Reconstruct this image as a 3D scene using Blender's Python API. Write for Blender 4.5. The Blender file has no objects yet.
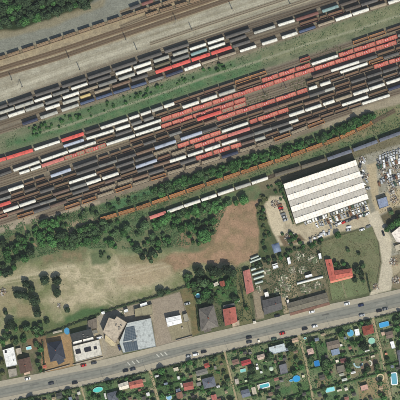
import bpy, bmesh, math, random
import numpy as np
from mathutils import Vector, Matrix
C = bpy.context.scene.collection
SC = bpy.context.scene
rnd = random.Random(7)
S = 0.8                                   # metres per map unit (one unit = one pixel of a 400 px map)
def W(p, z=0.0): return Vector(((p[0]-200)*S, (200-p[1])*S, z))

# ------------------------------------------------------------------ camera, sky, sun, exposure
CAM_H = 1500.0
cam = bpy.data.cameras.new('camera'); co = bpy.data.objects.new('camera', cam); C.objects.link(co)
co.location = (0, 0, CAM_H); co.rotation_euler = (0, 0, 0)
cam.sensor_width = 36; cam.lens = 36*CAM_H/(400*S); cam.clip_start = 10; cam.clip_end = 20000
SC.camera = co
SUN_EL, SUN_AZ = math.radians(50), math.radians(157)     # azimuth clockwise from north (+Y)
wd = bpy.data.worlds.new('World'); SC.world = wd; wd.use_nodes = True
nt = wd.node_tree; bg = nt.nodes['Background']; sk = nt.nodes.new('ShaderNodeTexSky'); sk.sky_type = 'NISHITA'
sk.sun_disc = False; sk.sun_elevation = SUN_EL; sk.sun_rotation = SUN_AZ
nt.links.new(sk.outputs[0], bg.inputs[0]); bg.inputs[1].default_value = 0.105
sl = bpy.data.lights.new('sun', 'SUN'); sl.energy = 3.4; sl.angle = math.radians(0.53); sl.color = (1.0, .955, .85)
so = bpy.data.objects.new('sun', sl); C.objects.link(so)
sd = Vector((math.sin(SUN_AZ)*math.cos(SUN_EL), math.cos(SUN_AZ)*math.cos(SUN_EL), math.sin(SUN_EL)))
so.rotation_euler = sd.to_track_quat('Z', 'Y').to_euler(); so.location = sd*800
SC.view_settings.view_transform = 'Standard'; SC.view_settings.look = 'None'
SC.view_settings.gamma = 1; SC.view_settings.exposure = 0.15
SC.cycles.filter_width = 2.0; SC.cycles.max_bounces = 5; SC.cycles.use_denoising = True

# thin summer haze: one closed box of even air round the camera and the whole scene
hm = bpy.data.materials.new('haze'); hm.use_nodes = True; hn = hm.node_tree; hn.nodes.clear(); ho = hn.nodes.new('ShaderNodeOutputMaterial'); hv = hn.nodes.new('ShaderNodeVolumePrincipled')
hv.inputs['Color'].default_value = (.90,.96,.94,1); hv.inputs['Density'].default_value = 2.5e-5; hv.inputs['Anisotropy'].default_value = 0; hn.links.new(hv.outputs[0], ho.inputs['Volume'])
bm = bmesh.new(); bmesh.ops.create_cube(bm, size=1); me = bpy.data.meshes.new('haze'); bm.to_mesh(me); bm.free(); me.materials.append(hm)
hz = bpy.data.objects.new('haze', me); C.objects.link(hz); hz.scale = (13200,13200,1520); hz.location = (0,0,758); hz['kind'] = 'stuff'; hz['label'] = 'thin pale haze over the whole place'; hz['category'] = 'haze'
SC.cycles.volume_bounces = 0; SC.cycles.volume_step_rate = 10
# ------------------------------------------------------------------ materials
KEXP = 1.0
def lin(c):
    out = []
    for v in c[:3]:
        v = v/255; out.append((v/12.92 if v <= .04045 else ((v+.055)/1.055)**2.4)*KEXP)
    return out
MATS = {}
def mat(name, rgb, rough=.8, var=.12, scale=1.2, rand=.14, metal=0, spec=.3, bump=0.0, rust=None):
    if name in MATS: return MATS[name]
    m = bpy.data.materials.new(name); m.use_nodes = True; n = m.node_tree; b = n.nodes['Principled BSDF']
    b.inputs['Roughness'].default_value = rough; b.inputs['Metallic'].default_value = metal
    b.inputs['Specular IOR Level'].default_value = spec
    tc = n.nodes.new('ShaderNodeTexCoord'); nz = n.nodes.new('ShaderNodeTexNoise'); nz.inputs['Scale'].default_value = scale
    nz.inputs['Detail'].default_value = 5; n.links.new(tc.outputs['Object'], nz.inputs['Vector'])
    mr = n.nodes.new('ShaderNodeMapRange'); mr.inputs[1].default_value = .3; mr.inputs[2].default_value = .7
    mr.inputs[3].default_value = 1-var; mr.inputs[4].default_value = 1+var; n.links.new(nz.outputs[0], mr.inputs[0])
    oi = n.nodes.new('ShaderNodeObjectInfo'); m2 = n.nodes.new('ShaderNodeMapRange'); m2.inputs[3].default_value = 1-rand; m2.inputs[4].default_value = 1+rand
    n.links.new(oi.outputs['Random'], m2.inputs[0])
    mu = n.nodes.new('ShaderNodeMath'); mu.operation = 'MULTIPLY'; n.links.new(mr.outputs[0], mu.inputs[0]); n.links.new(m2.outputs[0], mu.inputs[1])
    vm = n.nodes.new('ShaderNodeVectorMath'); vm.operation = 'SCALE'; vm.inputs[0].default_value = lin(rgb); n.links.new(mu.outputs[0], vm.inputs['Scale'])
    outc = vm.outputs[0]
    if rust:
        n2 = n.nodes.new('ShaderNodeTexNoise'); n2.inputs['Scale'].default_value = .45; n2.inputs['Detail'].default_value = 6
        n2.noise_dimensions = '4D'; n.links.new(tc.outputs['Object'], n2.inputs['Vector'])
        mm = n.nodes.new('ShaderNodeMath'); mm.operation = 'MULTIPLY'; mm.inputs[1].default_value = 50; n.links.new(oi.outputs['Random'], mm.inputs[0]); n.links.new(mm.outputs[0], n2.inputs['W'])
        r3 = n.nodes.new('ShaderNodeMapRange'); r3.inputs[1].default_value = .52; r3.inputs[2].default_value = .68; n.links.new(n2.outputs[0], r3.inputs[0])
        mx = n.nodes.new('ShaderNodeMix'); mx.data_type = 'RGBA'; n.links.new(r3.outputs[0], mx.inputs[0]); n.links.new(outc, mx.inputs[6])
        mx.inputs[7].default_value = lin(rust)+[1]; outc = mx.outputs[2]
    n.links.new(outc, b.inputs['Base Color'])
    if bump:
        bp = n.nodes.new('ShaderNodeBump'); bp.inputs['Strength'].default_value = bump; bp.inputs['Distance'].default_value = .3
        n.links.new(nz.outputs[0], bp.inputs['Height']); n.links.new(bp.outputs[0], b.inputs['Normal'])
    MATS[name] = m; return m

def colmat(prefix, rgb, **k): return mat(prefix+'_%d_%d_%d' % tuple(rgb), rgb, **k)

# ------------------------------------------------------------------ mesh helpers
class MB:
    def __init__(s): s.v = []; s.f = []; s.m = []; s.mi = 0
    def add(s, vs, fs):
        o = len(s.v); s.v += [tuple(v) for v in vs]; s.f += [tuple(i+o for i in f) for f in fs]; s.m += [s.mi]*len(fs)
    def box(s, x0, x1, y0, y1, z0, z1):
        s.add([(x0,y0,z0),(x1,y0,z0),(x1,y1,z0),(x0,y1,z0),(x0,y0,z1),(x1,y0,z1),(x1,y1,z1),(x0,y1,z1)],
              [(3,2,1,0),(4,5,6,7),(0,1,5,4),(1,2,6,5),(2,3,7,6),(3,0,4,7)])
    def prism(s, poly, z0, z1, top=True, bottom=False):
        n = len(poly); a = sum(poly[i][0]*poly[(i+1)%n][1]-poly[(i+1)%n][0]*poly[i][1] for i in range(n))
        if a < 0: poly = poly[::-1]
        vs = [(p[0],p[1],z0) for p in poly]+[(p[0],p[1],z1) for p in poly]
        fs = [(i,(i+1)%n,n+(i+1)%n,n+i) for i in range(n)]
        if top: fs.append(tuple(range(n,2*n)))
        if bottom: fs.append(tuple(range(n-1,-1,-1)))
        s.add(vs, fs)
    def sweep(s, prof, x0, x1, caps=True):      # profile in (y,z), counter-clockwise seen from +x
        n = len(prof); vs = [(x0,p[0],p[1]) for p in prof]+[(x1,p[0],p[1]) for p in prof]
        fs = [(i,n+i,n+(i+1)%n,(i+1)%n)[::-1] for i in range(n)]
        if caps: fs += [tuple(range(n-1,-1,-1)), tuple(range(n,2*n))]
        s.add(vs, fs)
    def tube(s, a, b, r, n=6, r2=None):
        a = Vector(a); b = Vector(b); d = (b-a).normalized(); u = d.orthogonal().normalized(); w = d.cross(u); r2 = r if r2 is None else r2
        vs = [a+(u*math.cos(t)+w*math.sin(t))*r for t in [2*math.pi*i/n for i in range(n)]]
        vs += [b+(u*math.cos(t)+w*math.sin(t))*r2 for t in [2*math.pi*i/n for i in range(n)]]
        s.add(vs, [(i,(i+1)%n,n+(i+1)%n,n+i) for i in range(n)]+[tuple(range(n-1,-1,-1)), tuple(range(n,2*n))])
    def mesh(s, name, mats):
        me = bpy.data.meshes.new(name); me.from_pydata(s.v, [], s.f); 
        for m in (mats if isinstance(mats, (list,tuple)) else [mats]): me.materials.append(m)
        if any(s.m): me.polygons.foreach_set('material_index', s.m)
        me.update(); return me
def ob(name, data, parent=None, loc=None, rz=0):
    o = bpy.data.objects.new(name, data); C.objects.link(o)
    if parent: o.parent = parent
    if loc is not None: o.location = loc
    if rz: o.rotation_euler = (0,0,rz)
    return o
LABELS = {}
def tag(o, label, cat, group=None, share=False):
    if not share:
        k = LABELS.get(label, 0)
        if k: print('DUPLABEL', label)
    LABELS[label] = 1
    n = len(label.split())
    if n > 16 or n < 4: print('LONGLABEL', n, label)
    o['label'] = label; o['category'] = cat
    if group: o['group'] = group
    return o
ORD = 'first second third fourth fifth sixth seventh eighth ninth tenth eleventh twelfth thirteenth fourteenth fifteenth sixteenth seventeenth eighteenth nineteenth'.split()
TENS = {2:'twent',3:'thirt',4:'fort',5:'fift'}
def nth(n):
    if n < 20: return ORD[n-1]
    t, u = divmod(n, 10)
    return TENS[t]+'ieth' if u == 0 else TENS[t]+'y-'+ORD[u-1]
def interp(pts, x):
    if x <= pts[0][0]: a, b = pts[0], pts[1]
    elif x >= pts[-1][0]: a, b = pts[-2], pts[-1]
    else:
        for a, b in zip(pts, pts[1:]):
            if a[0] <= x <= b[0]: break
    return a[1]+(b[1]-a[1])*(x-a[0])/(b[0]-a[0])
def smooth(pts, step=12):
    """piecewise points -> gently smoothed polyline"""
    x0, x1 = pts[0][0], pts[-1][0]; n = max(2, int((x1-x0)/step)); out = []
    for i in range(n+1):
        x = x0+(x1-x0)*i/n; h = 14
        ys = [interp(pts, x+k*h/3) for k in (-3,-2,-1,0,1,2,3)]; out.append((x, sum(ys)/7))
    return out

# ------------------------------------------------------------------ ground colour map (albedo of soil, ballast, grass)
gx = np.concatenate([[-6000,-2500,-1000,-500,-250,-120], np.arange(-60, 460.1, .85), [520,650,900,1400,2900,6400]])
GX, GY = np.meshgrid(gx, gx)
def vnoise(x, y, sc, seed):
    r = np.random.RandomState(seed); T = r.rand(256,256); x = x/sc; y = y/sc
    xi = np.floor(x).astype(int); yi = np.floor(y).astype(int); fx = x-xi; fy = y-yi; fx = fx*fx*(3-2*fx); fy = fy*fy*(3-2*fy)
    g = lambda a,b: T[a%256, b%256]
    return (g(xi,yi)*(1-fx)+g(xi+1,yi)*fx)*(1-fy)+(g(xi,yi+1)*(1-fx)+g(xi+1,yi+1)*fx)*fy
def fbm(x, y, sc, seed, oc=4):
    t = 0; a = 1; w = 0
    for i in range(oc): t = t+a*vnoise(x, y, sc/2**i, seed+i); w += a; a *= .6
    return t/w
WXn = (fbm(GX, GY, 14, 11)-.5)*2; WYn = (fbm(GX, GY, 14, 31)-.5)*2
col = np.zeros(GX.shape+(3,)); 
def L3(c): return np.array(lin(c))
base = fbm(GX, GY, 26, 5)
col[:] = L3((88,92,66)); 
col += (base[...,None]-.5)*2*np.array([.05,.035,.03])
def sdist(poly, X, Y):
    d = np.full(X.shape, 1e9); inside = np.zeros(X.shape, bool); n = len(poly)
    for i in range(n):
        ax, ay = poly[i]; bx, by = poly[(i+1)%n]
        ex, ey = bx-ax, by-ay; l2 = ex*ex+ey*ey+1e-9
        t = np.clip(((X-ax)*ex+(Y-ay)*ey)/l2, 0, 1); d = np.minimum(d, np.hypot(X-ax-t*ex, Y-ay-t*ey))
        c = ((ay > Y) != (by > Y)); 
        with np.errstate(divide='ignore', invalid='ignore'): xx = (bx-ax)*(Y-ay)/((by-ay) if by != ay else 1e-9)+ax
        inside ^= c & (X < xx)
    return np.where(inside, d, -d)
def paint(poly, c, soft=1.0, warp=0.0, alpha=1.0, nz=None, nscale=8, namp=0.0, seed=3):
    xs = [p[0] for p in poly]; ys = [p[1] for p in poly]; m = soft+warp*1.5+3
    ix = np.where((gx > min(xs)-m) & (gx < max(xs)+m))[0]; iy = np.where((gx > min(ys)-m) & (gx < max(ys)+m))[0]
    if not len(ix) or not len(iy): return
    sl = (slice(iy[0], iy[-1]+1), slice(ix[0], ix[-1]+1)); X = GX[sl]; Y = GY[sl]
    d = sdist(poly, X+WXn[sl]*warp, Y+WYn[sl]*warp); a = np.clip(d/soft+.5, 0, 1)*alpha
    cc = np.broadcast_to(L3(c), X.shape+(3,)).copy()
    if nz is not None:
        k = np.clip((fbm(X, Y, nscale, seed)-.5)*3.2+.5, 0, 1)[...,None]; cc = cc*(1-k)+L3(nz)*k
    if namp: cc = cc*(1+(fbm(X, Y, nscale, seed+40)[...,None]-.5)*2*namp)
    col[sl] = col[sl]*(1-a[...,None])+cc*a[...,None]
def strip(pts, w, c, **k):
    up = [(p[0], p[1]-w/2) for p in pts]; dn = [(p[0], p[1]+w/2) for p in pts]; paint(up+dn[::-1], c, **k)
def band(top, bot, c, **k): paint(top+bot[::-1], c, **k)

# rail land -----------------------------------------------------------
paint([(-70,-70),(470,-70),(470,60),(400,125),(380,135),(-70,260)], (122,113,96), soft=2, namp=.2, nscale=6)
band([(-70,-70),(470,-70)], [(-70,90),(0,60),(100,28),(190,-2),(260,-30),(470,-60)], (126,127,114), warp=1, namp=.16, nscale=7)
band([(-70,82),(0,55),(100,24),(190,-6),(300,-40)], [(-70,104),(0,79),(60,62),(110,45),(170,25),(250,-4),(300,-20)], (160,146,118), soft=2.5, warp=.6, nz=(142,130,106), nscale=5)
band([(-70,104),(0,79),(60,60),(110,44),(170,24),(250,-6),(470,-80)], [(-70,132),(0,105),(25,92),(60,80),(115,59),(170,42),(240,24),(300,4),(470,-50)], (163,158,138), soft=2.5, warp=.8, nz=(150,144,124), nscale=7, namp=.06)
strip([(-30,108),(0,95),(40,78),(100,58),(170,34),(260,4),(330,-20)], 5, (181,175,153), soft=3, warp=1, alpha=.7)
strip([(-30,104),(0,88),(50,71),(110,50),(180,25)], 1.6, (132,124,102), soft=1.5, warp=.5, alpha=.6)
for off in (0,4,9,14): strip([(-30,112-off),(0,100-off),(60,79-off),(110,62-off),(170,42-off),(260,12-off),(330,-12-off)], .9, (138,130,110), soft=1, warp=.3, alpha=.6)
for k in range(4): strip([(150,48-k*6),(300,-2-k*6)], 1.2, (132,126,102), soft=1, alpha=.55)
band([(-70,160),(0,134),(30,125),(110,98),(200,69),(300,36),(362,14),(400,2),(470,-20)],
     [(-70,188),(0,155),(20,150),(73,133),(114,120),(168,101),(247,75),(330,47),(369,34),(400,23),(470,0)], (116,119,92), soft=2.5, warp=1, nz=(98,106,80), nscale=8, namp=.1)
band([(8,140),(40,131),(90,112),(150,92),(240,64),(262,56)], [(8,148),(40,140),(110,120),(160,103),(235,80),(262,66)], (74,106,70), soft=6, warp=3, nz=(92,112,78), nscale=6, namp=.2)
band([(40,122),(90,106),(150,88),(235,60)], [(40,127),(90,112),(150,92),(235,66)], (70,104,68), soft=3, warp=2, alpha=.6, namp=.2)
band([(262,54),(320,32),(400,5),(440,-10)], [(262,64),(320,45),(400,17),(440,4)], (122,124,94), soft=3, warp=1.5, nz=(106,112,82), nscale=6)
strip([(40,133),(72,124),(110,110.5),(160,94),(205,77.5),(260,60.5),(300,46.5),(360,28.5),(400,15),(440,0)], 2.2, (142,142,116), soft=1.4, warp=.4, alpha=.9)
strip([(-20,140),(0,133),(40,121),(100,102),(160,82),(260,50)], 1.8, (136,128,106), soft=1.5, warp=.5, alpha=.7)
band([(-70,205),(0,176),(20,170),(60,162),(100,150),(128,141)], [(-70,212),(0,187),(20,182),(60,167),(100,154),(128,146)], (164,150,124), soft=2, warp=.6, namp=.1, nscale=5)
band([(62,150),(105,139),(130,137)], [(62,160),(105,152),(130,146)], (150,142,112), soft=2, warp=.6, alpha=.8)
for row in (([(246,97),(305,78)],[(246,105),(305,84)]),): band(row[0], row[1], (98,104,72), soft=2, warp=1)
band([(300,60),(330,49),(352,44)],[(300,68),(330,56),(352,50)], (100,104,76), soft=2, warp=1)
band([(-70,236),(0,219),(30,216),(66,208),(100,200)], [(-70,262),(0,233),(24,227),(60,217),(100,206)], (150,139,118), soft=2, warp=.8, namp=.1, nscale=6)
band([(322,118),(345,112),(372,104),(400,94),(450,78)], [(322,130),(345,122),(372,112),(400,106),(450,92)], (148,138,116), soft=2, warp=.8, namp=.1, nscale=6)
# green land between the sidings and the gardens
paint([(-70,262),(0,232),(30,224),(100,204),(180,176),(230,161),(300,136),(345,121),(375,110),(410,104),(410,132),(340,158),(280,176),(265,185),(255,200),(225,215),(212,250),(100,262),(0,282),(-70,300)],
      (84,104,70), soft=2, warp=2, nz=(104,108,78), nscale=7, namp=.16)
paint([(100,206),(150,190),(172,180),(172,188),(112,212)], (72,106,70), soft=2, warp=.8, namp=.1)
paint([(340,124),(378,110),(420,98),(420,128),(375,133),(345,142)], (104,110,76), soft=3, warp=2, nz=(126,120,90), nscale=7)
strip([(100,221),(109,219.5),(160,203),(215,184.5),(282,162),(331,144.5),(348,138),(364,130),(385,121)], 4, (112,108,80), soft=2, warp=.6, alpha=.8)
strip([(148,219),(160,216),(215,196),(262,181)], 3.5, (100,100,74), soft=2, alpha=.7)
paint([(255,183),(280,170),(410,128),(410,148),(357,156),(283,182),(262,192)], (112,106,82), soft=3, warp=1, namp=.15)
paint([(60,226),(72,221),(98,217),(110,220),(100,228),(84,228),(68,236),(62,236)], (138,126,100), soft=2, warp=1)
paint([(-10,240),(10,236),(24,232),(22,238),(0,246)], (104,96,70), soft=2, warp=1, alpha=.7)
# sandy field and brown dirt
paint([(-70,292),(0,272),(40,258),(60,252),(100,250),(150,252),(205,250),(250,240),(252,268),(235,268),(200,284),(150,298),(100,312),(50,331),(0,350),(-70,365)],
      (142,138,106), soft=6, warp=5, nz=(112,118,80), nscale=7, namp=.14)
paint([(0,277),(40,268),(70,262),(120,258),(160,266),(178,275),(150,289),(100,302),(70,308),(52,318),(44,300),(60,285),(40,272),(0,284)],
      (174,162,132), soft=10, warp=6, nz=(144,138,106), nscale=6, namp=.14)
paint([(120,268),(165,262),(175,272),(150,286),(118,285)], (158,140,112), soft=5, warp=3, alpha=.7)
strip([(-20,283),(0,280),(25,276),(50,270),(75,266)], 3, (178,168,138), soft=2.5, warp=1, alpha=.8)
paint([(-20,290),(14,286),(16,304),(0,318),(-20,320)], (148,134,104), soft=5, warp=3, alpha=.6)
paint([(14,303),(34,306),(32,322),(18,326)], (138,126,96), soft=5, warp=3, alpha=.8)
paint([(12,318),(34,318),(60,322),(80,312),(110,304),(110,312),(50,331),(12,345)], (92,102,66), soft=4, warp=2.5, nz=(74,94,58), nscale=5, alpha=.9)
paint([(64,318),(82,310),(104,306),(100,312),(66,324)], (72,98,60), soft=3, warp=1.5, alpha=.9)
paint([(44,256),(60,248),(85,250),(84,260),(60,264),(46,264)], (104,108,76), soft=5, warp=4, nz=(124,112,84), nscale=5, alpha=.9)
for tk in ([(0,281),(30,276),(60,272),(95,276),(130,272),(170,262),(205,256)], [(0,284),(32,279),(62,275),(97,279),(132,275),(170,266),(205,259)], [(60,272),(80,284),(100,298),(112,306)], [(63,271),(83,283),(103,296),(116,304)], [(205,257),(222,246),(236,228),(244,208)], [(208,259),(225,248),(239,230),(247,210)]):
    strip(tk, 1.0, (188,176,146), soft=1.2, warp=.8, alpha=.55)
paint([(90,254),(105,248),(112,256),(108,264),(92,264)], (78,96,62), soft=3, warp=2, alpha=.8)
paint([(118,255),(150,256),(160,262),(120,266)], (122,112,82), soft=3, warp=2, alpha=.6)
paint([(212,212),(230,204),(258,200),(262,225),(262,252),(245,262),(236,268),(210,262),(175,270),(160,262),(170,254),(200,250),(212,245),(216,228)],
      (154,126,100), soft=4, warp=4, nz=(132,114,86), nscale=8, namp=.12)
paint([(214,208),(226,214),(222,238),(212,240),(206,226)], (150,124,98), soft=3, warp=2, alpha=.6)
paint([(178,234),(192,226),(196,238),(188,248),(176,246)], (128,110,84), soft=3, warp=2, alpha=.9)
paint([(203,224),(214,222),(218,232),(212,246),(200,248)], (128,108,82), soft=2, warp=1.5, alpha=.7)
paint([(262,196),(268,196),(270,225),(274,255),(256,262),(260,240),(256,215)], (92,96,66), soft=2, warp=1.5, nz=(72,84,54), nscale=4)
# hall yard
paint([(264,205),(270,196),(283,196),(296,226),(330,216),(372,202),(376,212),(373,226),(340,232),(306,244),(280,246),(272,230)], (182,170,142), soft=2, warp=1, nz=(168,156,130), nscale=6, namp=.08)
paint([(267,200),(276,200),(283,218),(284,230),(276,236),(268,222)], (200,186,156), soft=3, warp=1, alpha=.8)
paint([(278,236),(300,234),(306,240),(284,247)], (112,98,76), soft=2, warp=1)
paint([(355,158),(420,138),(420,250),(384,262),(372,224),(368,199)], (154,150,134), soft=2, warp=1, nz=(136,132,114), nscale=5, namp=.12)
paint([(366,165),(376,162),(378,195),(392,190),(410,184),(410,200),(390,210),(378,215),(372,200)], (172,158,128), soft=2, warp=1)
paint([(380,216),(396,207),(415,205),(415,224),(392,226),(384,224)], (98,92,70), soft=2, warp=1)
paint([(367,215),(378,210),(384,226),(392,240),(391,258),(396,268),(391,290),(380,293),(369,297),(371,292),(378,286),(382,262),(379,242),(371,226)], (188,178,154), soft=1.4, warp=.5, namp=.05)
paint([(391,256),(415,250),(415,290),(392,288),(393,270)], (126,116,92), soft=1.5, warp=1, namp=.15)
paint([(391,266),(402,262),(410,256),(410,262),(394,276)], (166,154,126), soft=1.5, warp=.5)
# plots north of the road
paint([(305,243),(320,241),(372,226),(379,243),(381,262),(377,284),(368,293),(332,301),(322,262)], (114,114,84), soft=1.2, warp=.6, nz=(102,108,76), nscale=7, namp=.08)
paint([(330,281),(352,277),(366,280),(368,293),(332,301)], (108,118,82), soft=2, warp=1)
strip([(341,281),(345,298)], 1, (140,134,104), alpha=0)
paint([(341,281),(342.3,281),(347,298),(345.6,298)], (132,128,98), soft=1)
paint([(250,266),(318,244),(324,262),(330,300),(286,308),(262,300),(252,296)], (98,95,72), soft=1.2, warp=.6, nz=(116,108,84), nscale=5, namp=.15)
paint([(277,276),(296,272),(298,296),(284,300)], (156,142,112), soft=2, warp=1, nz=(132,120,96), nscale=3)
paint([(253,292),(262,290),(264,318),(256,320)], (142,130,108), soft=1.2, warp=.4)
paint([(281,294),(288,292),(291,312),(284,314)], (158,144,118), soft=1, warp=.3)
paint([(236,268),(244,270),(254,322),(240,326),(236,300)], (106,104,72), soft=1.2, warp=.5, namp=.08)
paint([(214,278),(236,272),(238,304),(222,308),(214,300)], (66,100,58), soft=1.5, warp=1, nz=(84,98,62), nscale=4)
paint([(184,280),(214,268),(214,300),(198,306),(190,296)], (72,84,56), soft=2, warp=1)
paint([(179,290),(194,286),(199,333),(190,338),(184,320)], (118,106,74), soft=1.5, warp=1, nz=(102,100,68), nscale=4)
paint([(152,300),(180,292),(186,312),(192,338),(156,347),(152,318)], (146,134,116), soft=1.2, warp=.4, namp=.06)
paint([(182,312),(190,318),(192,336),(172,341),(168,328)], (138,130,104), soft=1.5, warp=.6)
paint([(100,314),(152,300),(154,320),(127,326),(118,345),(123,354),(104,359),(100,340)], (148,138,118), soft=1.2, warp=.5, namp=.07)
paint([(97,316),(106,312),(107,350),(103,358),(98,345)], (154,146,128), soft=1.5, warp=.4)
paint([(70,330),(98,318),(104,360),(76,367)], (158,148,126), soft=1.2, warp=.4, namp=.06)
paint([(40,341),(70,331),(74,366),(42,374)], (160,132,94), soft=1.2, warp=.8, nz=(148,124,90), nscale=4)
paint([(68,324),(88,318),(86,332),(70,336)], (92,100,66), soft=1.5, warp=.6)
paint([(-20,352),(40,340),(42,372),(0,384),(-20,388)], (112,106,84), soft=1.5, warp=.8, nz=(84,92,62), nscale=4)
paint([(26,340),(46,335),(46,348),(30,350)], (118,98,74), soft=1.5, warp=.8)
# gardens south of the road
paint([(-70,420),(0,402),(60,391),(110,380),(160,368),(205,357),(255,344.5),(305,334),(360,321),(400,311),(470,296),(470,470),(-70,470)],
      (94,112,76), soft=1.5, warp=.6, nz=(130,130,98), nscale=8, namp=.2)
grn = random.Random(4)
for i in range(150):
    x = grn.uniform(60, 430); yb = interp([(0,404),(110,381),(205,358),(305,335),(400,312),(440,302)], x)
    y = grn.uniform(yb+6, 430); w = grn.uniform(4, 13); h = grn.uniform(4, 10); s_ = -.25
    c = grn.choice([(76,108,68),(68,100,62),(100,108,76),(128,114,88),(144,130,104),(116,110,84),(86,114,72),(122,124,92),(156,144,120),(92,120,80)])
    q = [(x-w/2, y-h/2-s_*w/2),(x+w/2, y-h/2+s_*w/2),(x+w/2+h*.2, y+h/2+s_*w/2),(x-w/2+h*.2, y+h/2-s_*w/2)]
    paint(q, c, soft=1.5, warp=1, alpha=.75)
for q, c in [([(84,384),(104,379),(112,392),(108,402),(88,402)],(58,92,54)), ([(152,372),(176,366),(184,392),(170,402),(160,402)],(66,92,54)),
             ([(240,372),(272,364),(276,377),(238,386)],(78,96,64)), ([(288,352),(299,350),(306,367),(288,372)],(98,100,62)), ([(290,384),(309,380),(311,396),(294,398)],(72,104,60)),
             ([(312,345),(326,342),(329,366),(318,366)],(56,92,52)), ([(348,362),(378,352),(382,368),(352,378)],(118,110,86)), ([(357,382),(386,374),(390,396),(360,400)],(140,124,92)),
             ([(334,364),(346,362),(348,376),(336,378)],(120,114,92)), ([(315,379),(330,375),(332,386),(318,390)],(126,112,84)), ([(204,352),(224,348),(232,384),(212,388)],(98,100,66)), ([(275,355),(286,352),(290,378),(278,380)],(112,110,88)),
             ([(383,350),(394,348),(398,368),(386,370)],(78,100,58)),([(366,362),(376,358),(378,370),(368,372)],(112,96,80))]:
    paint(q, c, soft=1.5, warp=1, alpha=.85)
paint([(-70,-70),(90,-70),(100,-5),(85,10),(60,17),(20,29),(0,34),(-70,60)], (44,56,34), soft=3, warp=3)
paint([(-70,58),(0,31),(22,28),(60,16),(96,2),(110,-6),(104,6),(60,24),(0,40),(-70,66)], (134,124,96), soft=3, warp=2, alpha=.7)
col *= (1+(fbm(GX, GY, 3.0, 77, 3)[...,None]-.5)*.30)
col *= (1+(fbm(GX, GY, 40, 99, 3)[...,None]-.5)*.16)
col = np.clip(col, .01, .8)

# terrain sheet
n = len(gx); X = (GX-200)*S; Y = (200-GY)*S
vz = np.zeros(X.shape)
vs = np.stack([X, Y, vz], -1).reshape(-1,3)
idx = np.arange(n*n).reshape(n,n)
fq = np.stack([idx[:-1,:-1], idx[1:,:-1], idx[1:,1:], idx[:-1,1:]], -1).reshape(-1,4)
me = bpy.data.meshes.new('ground'); me.vertices.add(n*n); me.vertices.foreach_set('co', vs.ravel())
me.loops.add(fq.size); me.loops.foreach_set('vertex_index', fq.ravel().astype(np.int32))
me.polygons.add(len(fq)); me.polygons.foreach_set('loop_start', np.arange(0, fq.size, 4, dtype=np.int32))
me.update(calc_edges=True)
ca = me.color_attributes.new('soil', 'FLOAT_COLOR', 'POINT'); ca.data.foreach_set('color', np.concatenate([col.reshape(-1,3), np.ones((n*n,1))], 1).astype(np.float32).ravel())
gm = bpy.data.materials.new('ground'); gm.use_nodes = True; g = gm.node_tree; b = g.nodes['Principled BSDF']; b.inputs['Roughness'].default_value = .95; b.inputs['Specular IOR Level'].default_value = .1
at = g.nodes.new('ShaderNodeAttribute'); at.attribute_name = 'soil'; tc = g.nodes.new('ShaderNodeTexCoord')
nz = g.nodes.new('ShaderNodeTexNoise'); nz.inputs['Scale'].default_value = .9; nz.inputs['Detail'].default_value = 6; g.links.new(tc.outputs['Object'], nz.inputs[0])
mr = g.nodes.new('ShaderNodeMapRange'); mr.inputs[1].default_value = .3; mr.inputs[2].default_value = .7; mr.inputs[3].default_value = .8; mr.inputs[4].default_value = 1.2; g.links.new(nz.outputs[0], mr.inputs[0])
vm = g.nodes.new('ShaderNodeVectorMath'); vm.operation = 'SCALE'; g.links.new(at.outputs[0], vm.inputs[0]); g.links.new(mr.outputs[0], vm.inputs['Scale']); g.links.new(vm.outputs[0], b.inputs['Base Color'])
bp = g.nodes.new('ShaderNodeBump'); bp.inputs['Strength'].default_value = .5; bp.inputs['Distance'].default_value = .35; g.links.new(nz.outputs[0], bp.inputs['Height']); g.links.new(bp.outputs[0], b.inputs['Normal'])
me.materials.append(gm); go = ob('ground', me); go['kind'] = 'structure'

# ------------------------------------------------------------------ road, pavements, markings, paths
def ribbon(name, top, bot, z0, z1, m, kind='structure'):
    xs = sorted(set([p[0] for p in top]+[p[0] for p in bot])); xs = [x for i, x in enumerate(xs)]
    f = []
    for a, b_ in zip(xs, xs[1:]):
        k = max(1, int((b_-a)/12)); f += [a+(b_-a)*i/k for i in range(k)]
    f.append(xs[-1]); mb = MB()
    T = [W((x, interp(top, x))) for x in f]; B = [W((x, interp(bot, x))) for x in f]
    for i in range(len(f)-1):
        a, b_, c, d = B[i], B[i+1], T[i+1], T[i]
        mb.add([(a.x,a.y,z1),(b_.x,b_.y,z1),(c.x,c.y,z1),(d.x,d.y,z1),(a.x,a.y,z0),(b_.x,b_.y,z0),(c.x,c.y,z0),(d.x,d.y,z0)], [(0,1,2,3),(4,5,1,0),(6,7,3,2)])
    o = ob(name, mb.mesh(name, m))
    if kind: o['kind'] = kind
    return o
ROAD_T = [(-60,401),(0,387),(60,375),(110,365),(155,352),(210,340),(255,328.5),(305,316),(360,303),(400,293),(460,279)]
ROAD_B = [(-60,411),(0,398),(60,386),(110,375),(160,361),(205,348.5),(255,338),(305,326.5),(360,315),(400,306.5),(460,293)]
PAV_T = [(-60,394),(0,381),(60,369.5),(110,358),(155,347),(200,335),(260,321.5),(305,309),(360,298),(400,289),(460,274)]
PAV_B = [(-60,416),(0,403),(60,391),(110,380),(160,368),(205,356.5),(255,344.5),(305,334),(360,321),(400,311),(460,297)]
M_asph = mat('asphalt', (126,126,115), rough=.95, var=.16, scale=.25, rand=0, bump=.1)
M_pave = mat('pavement', (162,154,134), rough=.95, var=.10, scale=.5, rand=0, bump=.1)
ribbon('road', ROAD_T, ROAD_B, .01, .05, M_asph)
ribbon('pavement_north', PAV_T, [(p[0], p[1]-.0) for p in ROAD_T], .0, .17, M_pave)
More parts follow.
